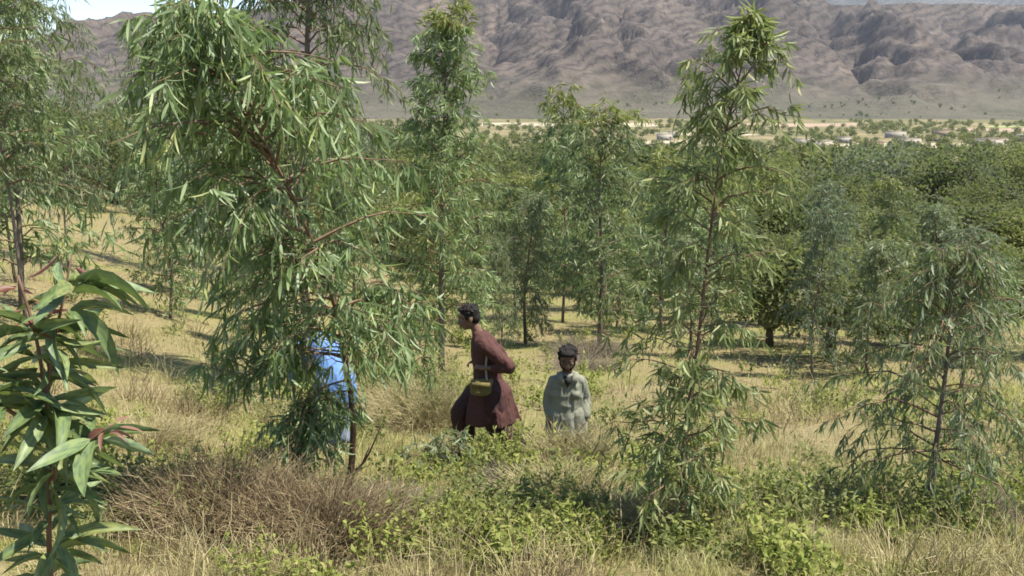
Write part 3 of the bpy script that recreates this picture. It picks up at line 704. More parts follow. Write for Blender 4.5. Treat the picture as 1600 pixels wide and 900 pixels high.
def blades(seed, n, yr, hgt, wid, keep, lean=.35, spread=.62, pad=1.5):
    """grass: one bent blade of three faces each, thicker in clumps"""
    rng = np.random.default_rng(seed)
    Y = 1/(rng.uniform(1/yr[1], 1/yr[0], n*2)); X = rng.uniform(-1, 1, n*2)*(Y*spread+pad)
    k = rng.random(n*2) < keep(X, Y); X = X[k][:n]; Y = Y[k][:n]; n = len(X)
    cx = fbm(X/.5, Y/.5, 13, 2)
    X = X+(rng.normal(0, .05, n)); Z = ground_z(X, Y)-.02
    low = 1-.75*np.exp(-(((X+1.75)/1.1)**2+((Y-6.3)/.7)**2))-.6*np.exp(-(((X+.5)/.9)**2+((Y-8.9)/.8)**2)); h = hgt*rng.uniform(.45, 1.25, n)*(.45+1.1*cx)*np.clip(low, .2, 1); ww = wid*rng.uniform(.7, 1.3, n)*np.maximum(1, Y/9)**.55
    az = rng.uniform(0, 2*PI, n); la = rng.normal(0, lean, (n, 2))+np.array([.05, 0])
    side = np.stack([np.cos(az), np.sin(az)*.6, np.zeros(n)], 1); base = np.stack([X, Y, Z], 1)
    mid = base+np.stack([la[:, 0]*h*.35, la[:, 1]*h*.35, h*.6], 1); tip = base+np.stack([la[:, 0]*h, la[:, 1]*h, h*(1-.25*np.hypot(la[:, 0], la[:, 1]))], 1)
    V = np.stack([base-side*ww[:, None], base+side*ww[:, None], mid-side*ww[:, None]*.7, mid+side*ww[:, None]*.7, tip], 1).reshape(-1, 3)
    i = np.arange(n)[:, None]*5
    T = np.concatenate([i+np.array([[0, 1, 3]]), i+np.array([[0, 3, 2]]), i+np.array([[2, 3, 4]])], 0)
    return V, T
keep = lambda X, Y: np.clip(.10+1.5*(fbm(X/1.3, Y/1.3, 15, 3)-.34)+.8*(fbm(X/.35, Y/.35, 16, 2)-.5), 0.04, 1)
V, T = blades(801, 200000, (4.2, 60), .145, .0028, keep, .5)
tag(link('dry_grass', make_mesh('dry_grass', V, T, None, [M_GRASS])), kind='stuff')
keep2 = lambda X, Y: np.clip(3*(fbm(X/1.1, Y/1.1, 25, 3)-.5), 0, 1)
V, T = blades(802, 60000, (4.6, 30), .10, .007, keep2, .7)
tag(link('ground_weeds', make_mesh('ground_weeds', V, T, None, [M_WEED])), kind='stuff')
keep3 = lambda X, Y: np.clip(4*(fbm(X/.9, Y/.9, 35, 3)-.52), 0, 1)
V, T = blades(803, 13000, (5, 26), .36, .0022, keep3, .3)
tag(link('tall_grass', make_mesh('tall_grass', V, T, None, [M_DRYPALE])), kind='stuff')

# knee high undergrowth that nobody could count: leafy weeds and dry stalks in patches
def scatter_tris(temps, pts, name, m):
    Vs, Ts, n0 = [], [], 0
    for (X, Y, sc, k, a) in pts:
        V, T = temps[k]; ca, sa = math.cos(a), math.sin(a)
        W = V*sc; W = np.stack([W[:, 0]*ca-W[:, 1]*sa+X, W[:, 0]*sa+W[:, 1]*ca+Y, W[:, 2]*1.0], 1); W[:, 2] += ground_z(X, Y)
        Vs.append(W); Ts.append(T+n0); n0 += len(W)
    tag(link(name, make_mesh(name, np.vstack(Vs), np.vstack(Ts), None, [m])), kind='stuff')
def as_tris(me):
    n = len(me.vertices); V = np.empty(n*3, np.float32); me.vertices.foreach_get('co', V); me.calc_loop_triangles()
    T = np.empty(len(me.loop_triangles)*3, np.int32); me.loop_triangles.foreach_get('vertices', T); return V.reshape(-1, 3).astype(float), T.reshape(-1, 3)
rg = np.random.default_rng(871)
WT = [as_tris(bake_leaves('t', leafy_bush(860+i, .22, .24+.05*i, 16, 14, (.05, .021))[1], M_WEED, 'short')) for i in range(5)]
DT = [as_tris(twig_bush(870+i, .22, .2, .24+.05*i, 26, .0034, .5, 0).mesh('t')) for i in range(5)]
def spots(n, y0, y1, seed, thr, scale=1.4):
    Y = 1/rg.uniform(1/y1, 1/y0, n*4); X = rg.uniform(-1, 1, n*4)*(Y*.6+.8)
    k = fbm(X/scale, Y/scale, seed, 3) > thr+rg.normal(0, .05, n*4); X = X[k][:n]; Y = Y[k][:n]
    return [(x, y, rg.uniform(.55, 1.35)*(1+y/45), int(rg.integers(5)), rg.uniform(0, 6.28)) for x, y in zip(X, Y)]
scatter_tris(WT, spots(240, 5.2, 42, 91, .57), 'weed_cover', M_WEED)
scatter_tris(WT, spots(200, 5.6, 42, 97, .58), 'dull_weed_cover', M_WEED_D)
scatter_tris(DT, spots(380, 5.2, 40, 93, .50), 'dry_undergrowth', M_DRYPALE)
scatter_tris(DT, spots(240, 5.2, 40, 95, .54), 'brown_undergrowth', M_DRYBROWN)

# ------------------------------------------------------------------ valley trees
def clump_tree(seed, nl, size, rad=(1, 1, .75), lobes=9):
    """rounded scrub tree of small leaf clumps on forked limbs; radius 1, about 1.7 high"""
    rng = np.random.default_rng(seed); C = []
    for i in range(lobes):
        d = rng.normal(0, 1, 3); d[2] = abs(d[2])*1.0-.55; d /= np.linalg.norm(d)
        C.append((d*np.array(rad)*rng.uniform(.35, .75)+np.array([0, 0, .8]), rng.uniform(.26, .5)))
    P = []; D = []
    per = nl//lobes
    for c, r in C:
        d = rng.normal(0, 1, (per, 3)); d /= np.linalg.norm(d, axis=1)[:, None]
        P.append(c+d*r*rng.uniform(.55, 1.08, (per, 1))*np.array([1, 1, .8])); D.append(d+rng.normal(0, .7, (per, 3)))
    P = np.vstack(P); D = np.vstack(D); P[:, 2] = np.where(P[:, 2] < .05, .05+rng.uniform(0, .4, len(P)), P[:, 2])
    f = frames(P, D, rng, size*rng.uniform(.6, 1.3, len(P)), size*.6*rng.uniform(.6, 1.2, len(P)), .3, (0, -.2, 1), .5)
    tr = MB(); tr.tube([(0, 0, -.1), (.02, 0, .35), (.0, .03, .8)], [.07, .05, .03], 6)
    for c, r in C[:6]: tr.tube([(0.01, 0, .3), c*np.array([.5, .5, .8]), c], [.035, .022, .01], 4)
    return tr, f
CL = []
for i in range(6):
    tr_, f_ = clump_tree(900+i, 5000, .075, (1, 1, .62+.1*(i % 3)), 10+i % 5)
    CL.append((tr_.mesh('trunk', [M_BARK], True), [bake_leaves('crown', f_, m, 'short') for m in (M_SCRUB, M_SCRUB_D, M_SCRUB_Y, M_SCRUB_G)]))
rg = np.random.default_rng(1000)
n = 60000
Yv = np.exp(rg.uniform(math.log(20), math.log(1250), n)); Xv = rg.uniform(-1, 1, n)*(.555*Yv+4)
dens = fbm(Xv/34, Yv/34, 45, 3)
ok = (rg.random(n) < np.clip((dens-.44)*8, .02, 1)*np.where(Yv < 46, .4, 1)*np.where(Yv < 455, 1., .62))
ok &= ~((Yv < 48) & (Xv < 5.5+(Yv-22)*.02-(Yv-30)*.25*(Yv > 30)))
ok &= ~((Xv < -.2*Yv) & (Yv < 130) & (rg.random(n) < .8))
ok &= ~((Yv > 300) & (rg.random(n) < .3))
for (x0, x1, y0, y1, m_) in FIELDS: ok &= ~((Xv > x0-4) & (Xv < x1+4) & (Yv > y0-6) & (Yv < y1+6))
ok &= ~((Xv > 120) & (Xv < 470) & (Yv > 560) & (Yv < 900) & (rg.random(n) < .25))
Xv, Yv = Xv[ok], Yv[ok]
# no crown stands inside another
cell = {}; keepi = []
for i in range(len(Xv)):
    s = 3.0 if Yv[i] < 70 else 6.0 if Yv[i] < 220 else 8 if Yv[i] < 455 else 9.5
    cx_, cy_ = int(Xv[i]//s), int(Yv[i]//s); hit = False
    for ax in (-1, 0, 1):
        for ay in (-1, 0, 1):
            for (qx, qy) in cell.get((cx_+ax, cy_+ay, s), ()):
                if (qx-Xv[i])**2+(qy-Yv[i])**2 < s*s: hit = True
    if hit: continue
    cell.setdefault((cx_, cy_, s), []).append((Xv[i], Yv[i])); keepi.append(i)
keepi.sort(key=lambda i: Yv[i]); Xv = Xv[keepi]; Yv = Yv[keepi]
NV = 300
crown_mass = []
for i in range(len(Xv)):
    X, Y = Xv[i], Yv[i]; k = int(rg.integers(6)); c = int(np.clip(round(4.6*float(vnoise(X/14+3, Y/22, 66))-.8+rg.normal(0, .6)), 0, 3)) if Y < 480 else int(rg.choice([1, 1, 0]))
    R_ = (1.3+3.3*rg.random()**1.4)*(.5 if Y < 45 else .85 if Y < 80 else 1.45)
    if Y > 220: R_ = rg.uniform(2.3, 4.4)
    if i < NV:
        px = 800+1500*X/Y; tone = ('olive green', 'dark green', 'yellow green', 'grey green')[c]
        size = 'small' if R_ < 1.6 else 'broad'
        where = 'left of the leaning tree' if px < 420 else 'between the leaning and slender trees' if px < 1100 else 'right of the slender tree'
        far = 'on the near slope' if Y < 62 else 'in the valley'
        lab_ = (f'{size} rounded {tone} scrub tree {far} {where}', f'{size} {tone} scrub trees {far} {where}')
        root = thing('scrub_tree', (X, Y, float(ground_z(X, Y))), lab_[0], 'tree', lab_[1])
        root.scale = (R_, R_, R_*rg.uniform(.7, 1.15)); root.rotation_euler = (0, 0, rg.uniform(0, 6.28))
        link('trunk', CL[k][0], root); link('crown', CL[k][1][c], root)
    else: crown_mass.append((X, Y, R_, k, c))
# the rest of the wood, past what one could count: one object per tone of green is avoided, one mesh holds it
mini = [clump_tree(950+i, 150, .36, (1, 1, .7), 6)[1] for i in range(5)]; midi = [clump_tree(960+i, 440, .21, (1, 1, .7), 8)[1] for i in range(5)]
fl = []
for (X, Y, R_, k, c) in crown_mass:
    f = (midi if Y < 240 else mini)[k % 5]; a = rg.uniform(0, 6.28); ca, sa = math.cos(a), math.sin(a); Rm = np.array([[ca, -sa, 0], [sa, ca, 0], [0, 0, 1]])
    fl.append(dict(P=(f['P']@Rm.T)*R_+np.array([X, Y, float(ground_z(X, Y))]), D=f['D']@Rm.T, S=f['S']@Rm.T, N=f['N']@Rm.T, L=f['L']*R_, W=f['W']*R_, B=f['B']))
if fl: tag(link('far_woodland', bake_leaves('far_woodland', fcat(fl), M_WOOD, 'short')), kind='stuff')
# scattered shrubs on the mountain apron
f0 = mini[0]; fl = []
for i in range(900):
    X = rg.uniform(-700, 950); Y = rg.uniform(1380, 1900)
    if fbm(X/70, Y/70, 55, 3) < .55+.08*(X < 300)+rg.normal(0, .03): continue
    z = float(mountain_z(np.array([X]), np.array([Y]))[0]); R_ = 1.2+4*rg.random()**2.5
    fl.append(dict(P=f0['P']*R_+np.array([X, Y, z-.5]), D=f0['D'], S=f0['S'], N=f0['N'], L=f0['L']*R_, W=f0['W']*R_, B=f0['B']))
tag(link('hillside_scrub', bake_leaves('hillside_scrub', fcat(fl), M_SCRUB_D, 'short')), kind='stuff')

# ------------------------------------------------------------------ the far village: mud and plaster houses with doors and windows
M_PALE = plain('pale_plaster', (0.3024, 0.2722, 0.2238), .15, 1.5); M_MUD = plain('mud_plaster', (0.2056, 0.1633, 0.1149), .2, 1.2); M_WHITE = plain('white_wash', (0.4113, 0.3992, 0.375), .1, 1.5)
M_ROOF = plain('mud_roof', (0.24, 0.208, 0.168), .2, .8); M_DOOR = plain('door_paint', (0.08, 0.104, 0.112), .2, 3); M_DARKG = plain('window_glass', (0.032, 0.036, 0.04), .2, 3, .25)
def house(X, Y, wd, dp, h, rz, m, label):
    wd *= .68; h *= .9
    root = thing('village_house', gp(X, Y), label, 'house', 'houses of the far village'); root.rotation_euler = (0, 0, rz)
    a = MB(); a.box((0, 0, h/2-.6), (wd, dp, h+1.2)); a.obj('wall', m, root)
    p = MB()
    for c, d in (((0, -dp/2+.12, h+.28), (wd, .24, .5)), ((0, dp/2-.12, h+.28), (wd, .24, .5)), ((-wd/2+.12, 0, h+.28), (.24, dp-.5, .5)), ((wd/2-.12, 0, h+.28), (.24, dp-.5, .5))): p.box(c, d)
    p.obj('parapet', m, root)
    r = MB(); r.box((0, 0, h+.06), (wd-.5, dp-.5, .1)); r.obj('roof', M_ROOF, root)
    d = MB(); d.box((wd*.08, -dp/2-.02, 1.05), (1.1, .1, 2.1)); d.obj('door', M_DOOR, root)
    for wx in (-wd*.32, wd*.34):
        f = MB(); f.box((wx, -dp/2-.03, h*.55), (1.3, .1, 1.2)); fo = f.obj('window', M_WHITE, root)
        g = MB(); g.box((wx, -dp/2-.09, h*.55), (1.05, .04, .95)); g.obj('pane', M_DARKG, fo)
HOUSES = [(178, 560, 18, 10, 4.5, .1, M_PALE, 'pale house at the near edge of the village beside the slender tree'),
          (215, 575, 14, 9, 4, -.2, M_MUD, 'mud house low behind the first scrub of the village'),
          (285, 580, 20, 10, 4.6, .05, M_PALE, 'broad pale house closest to the scrub in the village middle'),
          (340, 590, 16, 9, 4, .2, M_MUD, 'mud house closest to the scrub toward the right of the village'),
          (300, 760, 20, 10, 5, -.1, M_PALE, 'pale house farthest back in the village middle'),
          (430, 800, 18, 9, 4.6, .1, M_PALE, 'pale house under the tan field at far right'),(192, 640, 16, 9, 4, .2, M_PALE, 'long pale house nearest the slender tree in the far village'),
          (226, 660, 12, 8, 4, -.1, M_PALE, 'pale square house second from the slender tree in the village'),
          (262, 640, 18, 9, 3.6, .1, M_PALE, 'wide pale house at the front of the village'),
          (300, 690, 14, 9, 4.5, -.2, M_MUD, 'mud coloured house right behind the wide pale village house'),
          (318, 640, 20, 10, 4, .15, M_MUD, 'long low mud house in the middle of the village'),
          (365, 690, 16, 9, 5, .05, M_PALE, 'pale washed house toward the right end of the village'),
          (392, 720, 12, 8, 4, -.1, M_PALE, 'small pale house last on the right of the village'),
          (345, 780, 18, 10, 4.4, 0, M_MUD, 'mud house at the back of the village among dark trees'),
          (110, 700, 14, 9, 5, .1, M_PALE, 'pale house standing apart behind the dense central tree'),
          (126, 760, 12, 8, 5, -.15, M_PALE, 'pale house standing apart behind the central trees'),
          (20, 760, 12, 8, 4, .1, M_PALE, 'small pale house beyond the dome topped tree')]
for a in HOUSES: house(*a)

# ------------------------------------------------------------------ people
def skin_mat(name, col): return plain(name, col, .12, 18, .5)
def remesh(mb, voxel, mats, name, smooth=2, wrinkle=None):
    me = mb.mesh(name); o = bpy.data.objects.new(name, me); COL.objects.link(o)
    md = o.modifiers.new('r', 'REMESH'); md.mode = 'VOXEL'; md.voxel_size = voxel; md.use_smooth_shade = True
    sm = o.modifiers.new('s', 'SMOOTH'); sm.iterations = smooth; sm.factor = .5
    dg = bpy.context.evaluated_depsgraph_get(); out = bpy.data.meshes.new_from_object(o.evaluated_get(dg))
    bpy.data.objects.remove(o); bpy.data.meshes.remove(me)
    out.name = name; out.materials.clear(); out.materials.append(mats)
    if wrinkle:
        n = len(out.vertices); co = np.empty(n*3, np.float32); out.vertices.foreach_get('co', co); co = co.reshape(-1, 3)
        nn = np.empty(n*3, np.float32); out.vertices.foreach_get('normal', nn); nn = nn.reshape(-1, 3)
        sc, am, ang = wrinkle
        u = co[:, 0]*math.cos(ang)+co[:, 1]*math.sin(ang); d = (ridged(u/sc+co[:, 1]/sc, co[:, 2]/(sc*2.6), 3, 3)-.5)*am
        out.vertices.foreach_set('co', (co+nn*d[:, None]).ravel().astype(np.float32))
    out.polygons.foreach_set('use_smooth', np.ones(len(out.polygons), bool)); out.update()
    return out
def capsule(mb, P, R, k=12):
    P = np.asarray(P, float); R = np.broadcast_to(np.asarray(R, float), (len(P),))
    Q = catmull(P, 4*(len(P)-1)+1) if len(P) > 2 else P
    RR = np.interp(np.linspace(0, 1, len(Q)), np.linspace(0, 1, len(P)), R)
    mb.tube(Q, RR, k)
    for i in (0, -1): mb.ball(Q[i], RR[i], None, 12, 8)
def rotz_m(a): return np.array([[math.cos(a), -math.sin(a), 0], [math.sin(a), math.cos(a), 0], [0, 0, 1]])
def head_frame(fwd, up):
    f = np.asarray(fwd, float); f /= np.linalg.norm(f); u = np.asarray(up, float); u = u-f*(u@f); u /= np.linalg.norm(u)
    return np.stack([np.cross(f, u), f, u], 1)            # columns: right, forward, up
def hand(mb, wrist, d, palmn, s=1.0, curl=.5, side=1):
    """palm, four fingers of different lengths and a thumb from the side of the palm"""
    d = np.asarray(d, float); d /= np.linalg.norm(d); n = np.asarray(palmn, float); n = n-d*(n@d); n /= np.linalg.norm(n); x = np.cross(d, n)*side
    w_ = np.asarray(wrist, float); M = np.stack([x, d, n], 1)
    mb.ball(w_+d*.045*s, np.array([.040, .052, .017])*s, M, 12, 8)
    for k, (ox, ln) in enumerate(((-.030, .066), (-.010, .076), (.010, .071), (.029, .055))):
        b = w_+d*.085*s+x*ox*s; c = curl*(1+.12*k)
        p1 = b+(d*math.cos(c*.6)+n*math.sin(c*.6))*ln*.45*s; p2 = p1+(d*math.cos(c*1.5)+n*math.sin(c*1.5))*ln*.32*s; p3 = p2+(d*math.cos(c*2.3)+n*math.sin(c*2.3))*ln*.25*s
        capsule(mb, [b-d*.015*s, b, p1, p2, p3], np.array([.0095, .0092, .0085, .0078, .0068])*s, 8)
    t0 = w_+d*.02*s-x*.03*s; t1 = t0+(-x*.75+d*.6+n*.2)*.042*s; t2 = t1+(-x*.3+d*.85+n*.35)*.03*s
    capsule(mb, [t0, t1, t2], np.array([.0125, .0105, .008])*s, 8)
def head(mb, c, M, s=1.0):
    """skull, jaw, brow, nose, ears; M columns right, forward, up; c is the middle of the head"""
    L = lambda x, y, z: np.asarray(c)+M@(np.array([x, y, z])*s)
    mb.ball(L(0, -.012, .03), np.array([.076, .095, .085])*s, M, 20, 14)
    mb.ball(L(0, .022, -.03), np.array([.062, .068, .078])*s, M, 18, 12)
    mb.ball(L(0, .05, -.085), np.array([.033, .03, .026])*s, M, 12, 8)
    mb.ball(L(0, .075, .022), np.array([.052, .018, .014])*s, M, 12, 8)
    capsule(mb, [L(0, .085, .012), L(0, .098, -.012), L(0, .106, -.03)], np.array([.009, .0115, .015])*s, 8)
    for sx in (-1, 1):
        mb.ball(L(sx*.017, .094, -.033), .0105*s, None, 8, 6)
        mb.ball(L(sx*.037, .066, -.018), np.array([.022, .018, .02])*s, M, 10, 7)
        mb.ball(L(sx*.078, -.008, -.008), np.array([.010, .021, .033])*s, M, 10, 8)
    mb.ball(L(0, .088, -.055), np.array([.024, .012, .008])*s, M, 10, 6)
    mb.ball(L(0, .084, -.067), np.array([.021, .013, .008])*s, M, 10, 6)
    return L
M_HAIR = plain('black_hair', (.012, .010, .009), .4, 40, .9); M_EYE = plain('eye_white', (.22, .19, .17), .05, 5, .3); M_IRIS = plain('iris_dark', (.02, .012, .008), .1, 5, .2); M_LIP = plain('lip', (.2, .08, .065), .1, 9, .45)
def face_parts(root, L, M, s, hair_vol=1.0, beard=False, seed=1):
    for sx in (-1, 1):
        e = MB(); e.ball(L(sx*.033, .074, .004), .0125*s, None, 10, 8); eo = e.obj('eye', M_EYE, root, True)
        p = MB(); p.ball(L(sx*.033, .0835, .003), .0058*s, None, 8, 6); p.obj('iris', M_IRIS, eo, True)
        b = MB(); capsule(b, [L(sx*.015, .094, .026), L(sx*.034, .091, .031), L(sx*.052, .078, .025)], np.array([.004, .005, .003])*s, 6); b.obj('eyebrow', M_HAIR, root, True)
    lp = MB(); lp.ball(L(0, .096, -.056), np.array([.021, .007, .005])*s, M, 10, 6); lp.ball(L(0, .093, -.065), np.array([.018, .008, .006])*s, M, 10, 6); lp.obj('lips', M_LIP, root, True)
    rng = np.random.default_rng(seed); h = MB()
    h.ball(L(0, -.022, .052), np.array([.083, .096, .076])*s*np.array([1, 1, hair_vol]), M, 18, 12)
    h.ball(L(0, -.05, .0), np.array([.074, .065, .075])*s, M, 16, 10)
    h.ball(L(0, .045, .098), np.array([.06, .045, .026])*s, M, 14, 8)
    for sx in (-1, 1): h.ball(L(sx*.07, .012, .03), np.array([.014, .03, .045])*s, M, 10, 8)
    for i in range(120):                                     # tufts that break the outline
        d = rng.normal(0, 1, 3); d[2] = abs(d[2])*.9+.05; d /= np.linalg.norm(d)
        if d[1] > .3 and d[2] < .45: continue
        p = L(d[0]*.078, -.02+d[1]*.092, .055+d[2]*.07*hair_vol); q = p+M@(d*np.array([1, 1, .8])+rng.normal(0, .45, 3)+np.array([0, .15, .1]))*.02*s
        capsule(h, [p-(q-p)*.4, p, q], np.array([.012, .009, .0035])*s, 5)
    ho = link('hair', remesh(h, .007, M_HAIR, 'hair', 1), root)
    if beard:
        b = MB(); b.ball(L(0, .045, -.09), np.array([.036, .034, .024])*s, M, 14, 10)
        for sx in (-1, 1): capsule(b, [L(sx*.066, .01, -.02), L(sx*.06, .03, -.065), L(sx*.03, .058, -.095)], np.array([.007, .010, .013])*s, 8)
        link('beard', remesh(b, .006, M_HAIR, 'beard', 1), root)

def arm(mb, sh, el, wr, r=(.048, .036, .025)): capsule(mb, [sh, (np.array(sh)*.5+np.array(el)*.5), el, (np.array(el)*.5+np.array(wr)*.5), wr], [r[0], r[0]*.92, r[1], r[1]*.95, r[2]], 12)
def leg(mb, hip, kn, an, r=(.078, .05, .036)): capsule(mb, [hip, np.array(hip)*.5+np.array(kn)*.5, kn, np.array(kn)*.6+np.array(an)*.4, an], [r[0], r[0]*.88, r[1], r[1]*1.05, r[2]], 12)
def foot(mb, an, d, s=1.0):
    d = np.asarray(d, float); d /= np.linalg.norm(d); a = np.asarray(an, float)
    capsule(mb, [a-d*.045*s+[0, 0, -.045*s], a+d*.05*s+[0, 0, -.045*s], a+d*.15*s+[0, 0, -.06*s]], np.array([.036, .037, .026])*s, 10)
    side = np.cross(d, [0, 0, 1])
    for k in range(5): capsule(mb, [a+d*(.15)*s+side*(k-2)*.015*s+[0, 0, -.062*s], a+d*(.19-.006*abs(k-1))*s+side*(k-2)*.017*s+[0, 0, -.068*s]], .010*s, 6)
def sole(root, an, d, m, s=1.0):
    d = np.asarray(d, float); d /= np.linalg.norm(d); a = np.asarray(an, float); b = MB(); side = np.cross(d, [0, 0, 1])
    b.tube([a-d*.09*s+[0, 0, -.088*s], a-d*.06*s+[0, 0, -.088*s], a+d*.1*s+[0, 0, -.09*s], a+d*.21*s+[0, 0, -.09*s]], np.array([.02, .04, .046, .03])*s, 10)
    capsule(b, [a+d*.07*s+side*.045*s+[0, 0, -.08*s], a+d*.08*s+[0, 0, -.012*s], a+d*.07*s-side*.045*s+[0, 0, -.08*s]], .010*s, 6)
    b.obj('sandal', m, root, True)

def ringloft(mb, rings, k=24):
    """closed loft of ellipses: (centre, rx, ry, angle of the long axis, flare waves)"""
    V = []
    for (c, rx, ry, a, wv) in rings:
        th = np.arange(k)*2*PI/k; q = 1+wv*np.sin(th*5+c[2]*3)*.5+wv*np.sin(th*9+1)*.35
        x = rx*np.cos(th)*q; y = ry*np.sin(th)*q
        V.append(np.stack([c[0]+x*math.cos(a)-y*math.sin(a), c[1]+x*math.sin(a)+y*math.cos(a), np.full(k, c[2])], 1))
    n = len(rings); V = np.vstack(V+[np.array([rings[0][0]]), np.array([rings[-1][0]])])
    Q = [[i*k+j, i*k+(j+1) % k, (i+1)*k+(j+1) % k, (i+1)*k+j] for i in range(n-1) for j in range(k)]
    T = [[n*k, (j+1) % k, j] for j in range(k)]+[[n*k+1, (n-1)*k+j, (n-1)*k+(j+1) % k] for j in range(k)]
    mb.add(V, T, Q)

SKIN_A = skin_mat('brown_skin', (0.16, 0.092, 0.06)); SKIN_B = skin_mat('dark_brown_skin', (0.136, 0.076, 0.0496))
M_MAROON = plain('maroon_cotton', (0.06886, 0.02873, 0.0248), .15, 14, .85, .3); M_MAROON_D = plain('dark_maroon_cotton', (0.0405, 0.01835, 0.01783), .15, 14, .85, .3)
M_GREYGREEN = plain('grey_green_cotton', (0.1837, 0.1894, 0.1461), .12, 14, .85, .3); M_DARKVEST = plain('dark_undershirt', (0.02755, 0.02886, 0.02657), .2, 14)
M_BLUE = plain('bright_blue_cotton', (0.1105, 0.2125, 0.442), .15, 14, .85, .3); M_PALEBLUE = plain('pale_blue_grey_cotton', (.13, .165, .225), .15, 14, .85, .3)
M_SANDAL = plain('sandal_leather', (0.031, 0.0217, 0.01736), .2, 14, .6); M_BAG = plain('olive_canvas', (0.1364, 0.1116, 0.0403), .2, 20, .85, .3); M_STRAP = plain('pale_strap', (0.2604, 0.2356, 0.1984), .15, 20)

# --- walking man in maroon, facing left, leaning forward, hands at the bag on his belly
A = np.array
pm = gp(-.42, 9.75)
man = thing('person', pm, 'man with black hair in maroon tunic striding left with a yellowish bag at his waist', 'person')
hd = head_frame((-1, -.12, -.22), (-.2, 0, 1)); hc = A([-.03, 0, 1.585])
b = MB(); L = head(b, hc, hd, 1.08)
capsule(b, [(.075, 0, 1.40), (.03, 0, 1.50)], [.058, .052])
capsule(b, [(.175, 0, .86), (.17, 0, 1.02), (.14, 0, 1.2), (.10, 0, 1.36)], [.115, .105, .125, .09])
shN, shF = A([.13, -.185, 1.345]), A([.11, .185, 1.345])
elN, elF = A([.40, -.235, 1.115]), A([.32, .25, 1.09]); wrN, wrF = A([.15, -.20, 1.10]), A([.06, .12, 1.08])
arm(b, shN, elN, wrN); arm(b, shF, elF, wrF)
hand(b, wrN, (-.9, .35, .1), (0, .6, -.8), 1.05, .7, 1); hand(b, wrF, (-.85, -.4, .05), (0, -.5, -.8), 1.05, .7, -1)
hipN, hipF = A([.18, -.09, .86]), A([.17, .09, .86]); knF, knN = A([-.11, .08, .53]), A([.25, -.09, .47]); anF, anN = A([-.07, .09, .10]), A([.50, -.10, .17])
leg(b, hipF, knF, anF); leg(b, hipN, knN, anN); foot(b, anF, (-1, 0, 0)); foot(b, anN, (-.85, 0, -.5))
link('body', remesh(b, .0095, SKIN_A, 'body', 2), man)
face_parts(man, L, hd, 1.08, 1.1, False, 3)
t = MB()
ringloft(t, [((.21, 0, .46), .27, .23, 0, .22), ((.195, 0, .64), .24, .215, 0, .15), ((.19, 0, .80), .215, .20, 0, .05), ((.17, 0, .95), .145, .17, 0, .03), ((.155, 0, 1.08), .14, .175, 0, .02), ((.135, 0, 1.22), .14, .19, 0, .01),
             ((.12, 0, 1.33), .115, .19, 0, 0), ((.09, 0, 1.415), .08, .10, 0, 0), ((.075, 0, 1.445), .065, .068, 0, 0)], 28)
for sh, el, wr in ((shN, elN, wrN), (shF, elF, wrF)):
    capsule(t, [sh, sh*.5+el*.5, el, el*.7+wr*.3, el*.4+wr*.6], [.074, .066, .054, .052, .05], 14)
link('tunic', remesh(t, .010, M_MAROON, 'tunic', 2, (.09, .036, .4)), man)
t = MB()
capsule(t, [hipF, hipF*.5+knF*.5, knF, knF*.5+anF*.5, anF+A([0, 0, .06])], [.13, .14, .125, .11, .07], 14)
capsule(t, [hipN, hipN*.5+knN*.5, knN, knN*.5+anN*.5, anN+A([-.02, 0, .07])], [.13, .14, .12, .11, .07], 14)
link('trousers', remesh(t, .010, M_MAROON_D, 'trousers', 2, (.09, .03, .2)), man)
for an, d in ((anF, (-1, 0, 0)), (anN, (-.85, 0, -.5))): sole(man, an, d, M_SANDAL)
# bag at the waist, with a strap over the far shoulder
bag = thing('waist_bag', (pm[0]+.10, pm[1]-.20, pm[2]+.90), 'yellowish canvas bag held against the waist of the walking man', 'bag')
t = MB(); ringloft(t, [((0, 0, -.09), .085, .04, .1, .1), ((0, 0, -.06), .115, .055, .1, .1), ((0, 0, .03), .12, .055, .1, .08), ((.01, 0, .08), .105, .035, .1, .1)], 20)
link('pouch', remesh(t, .009, M_BAG, 'pouch', 1, (.08, .014, .3)), bag)
t = MB(); t.box((0, -.052, .03), (.19, .012, .06)); t.obj('flap', M_BAG, bag)
t = MB(); t.tube(catmull([(.06, -.02, .06), (.05, -.0, .20), (.06, -.01, .36), (.03, .08, .5)], 10), .012, 6); t.obj('strap', M_STRAP, bag, True)

# --- boy in grey green, facing the camera, looking down
pb = gp(.55, 9.2)
boy = thing('person', pb, 'person with black hair and dark beard in pale grey green shirt waist deep in weeds', 'person')
hd = head_frame((-.12, -1, -.42), (0, -.25, 1)); hc = A([.0, -.035, 1.195]); sc_ = 1.0
b = MB(); L = head(b, hc, hd, sc_)
capsule(b, [(0, .01, 1.0), (0, -.01, 1.12)], [.05, .045]); capsule(b, [(0, 0, .62), (0, 0, .8), (0, .01, .95)], [.10, .10, .09])
for sx in (-1, 1):
    sh, el, wr = A([sx*.128, 0, .965]), A([sx*.158, .02, .74]), A([sx*.15, -.06, .55])
    arm(b, sh, el, wr, (.04, .031, .022)); hand(b, wr, (-sx*.1, -.2, -1), (-sx, 0, 0), .85, .4, sx)
    leg(b, (sx*.075, 0, .62), (sx*.085, -.03, .35), (sx*.085, 0, .08), (.068, .045, .032)); foot(b, (sx*.085, 0, .08), (sx*.15, -1, 0), .85)
link('body', remesh(b, .0095, SKIN_B, 'body', 2), boy)
face_parts(boy, L, hd, sc_, 1.0, True, 9)
t = MB()
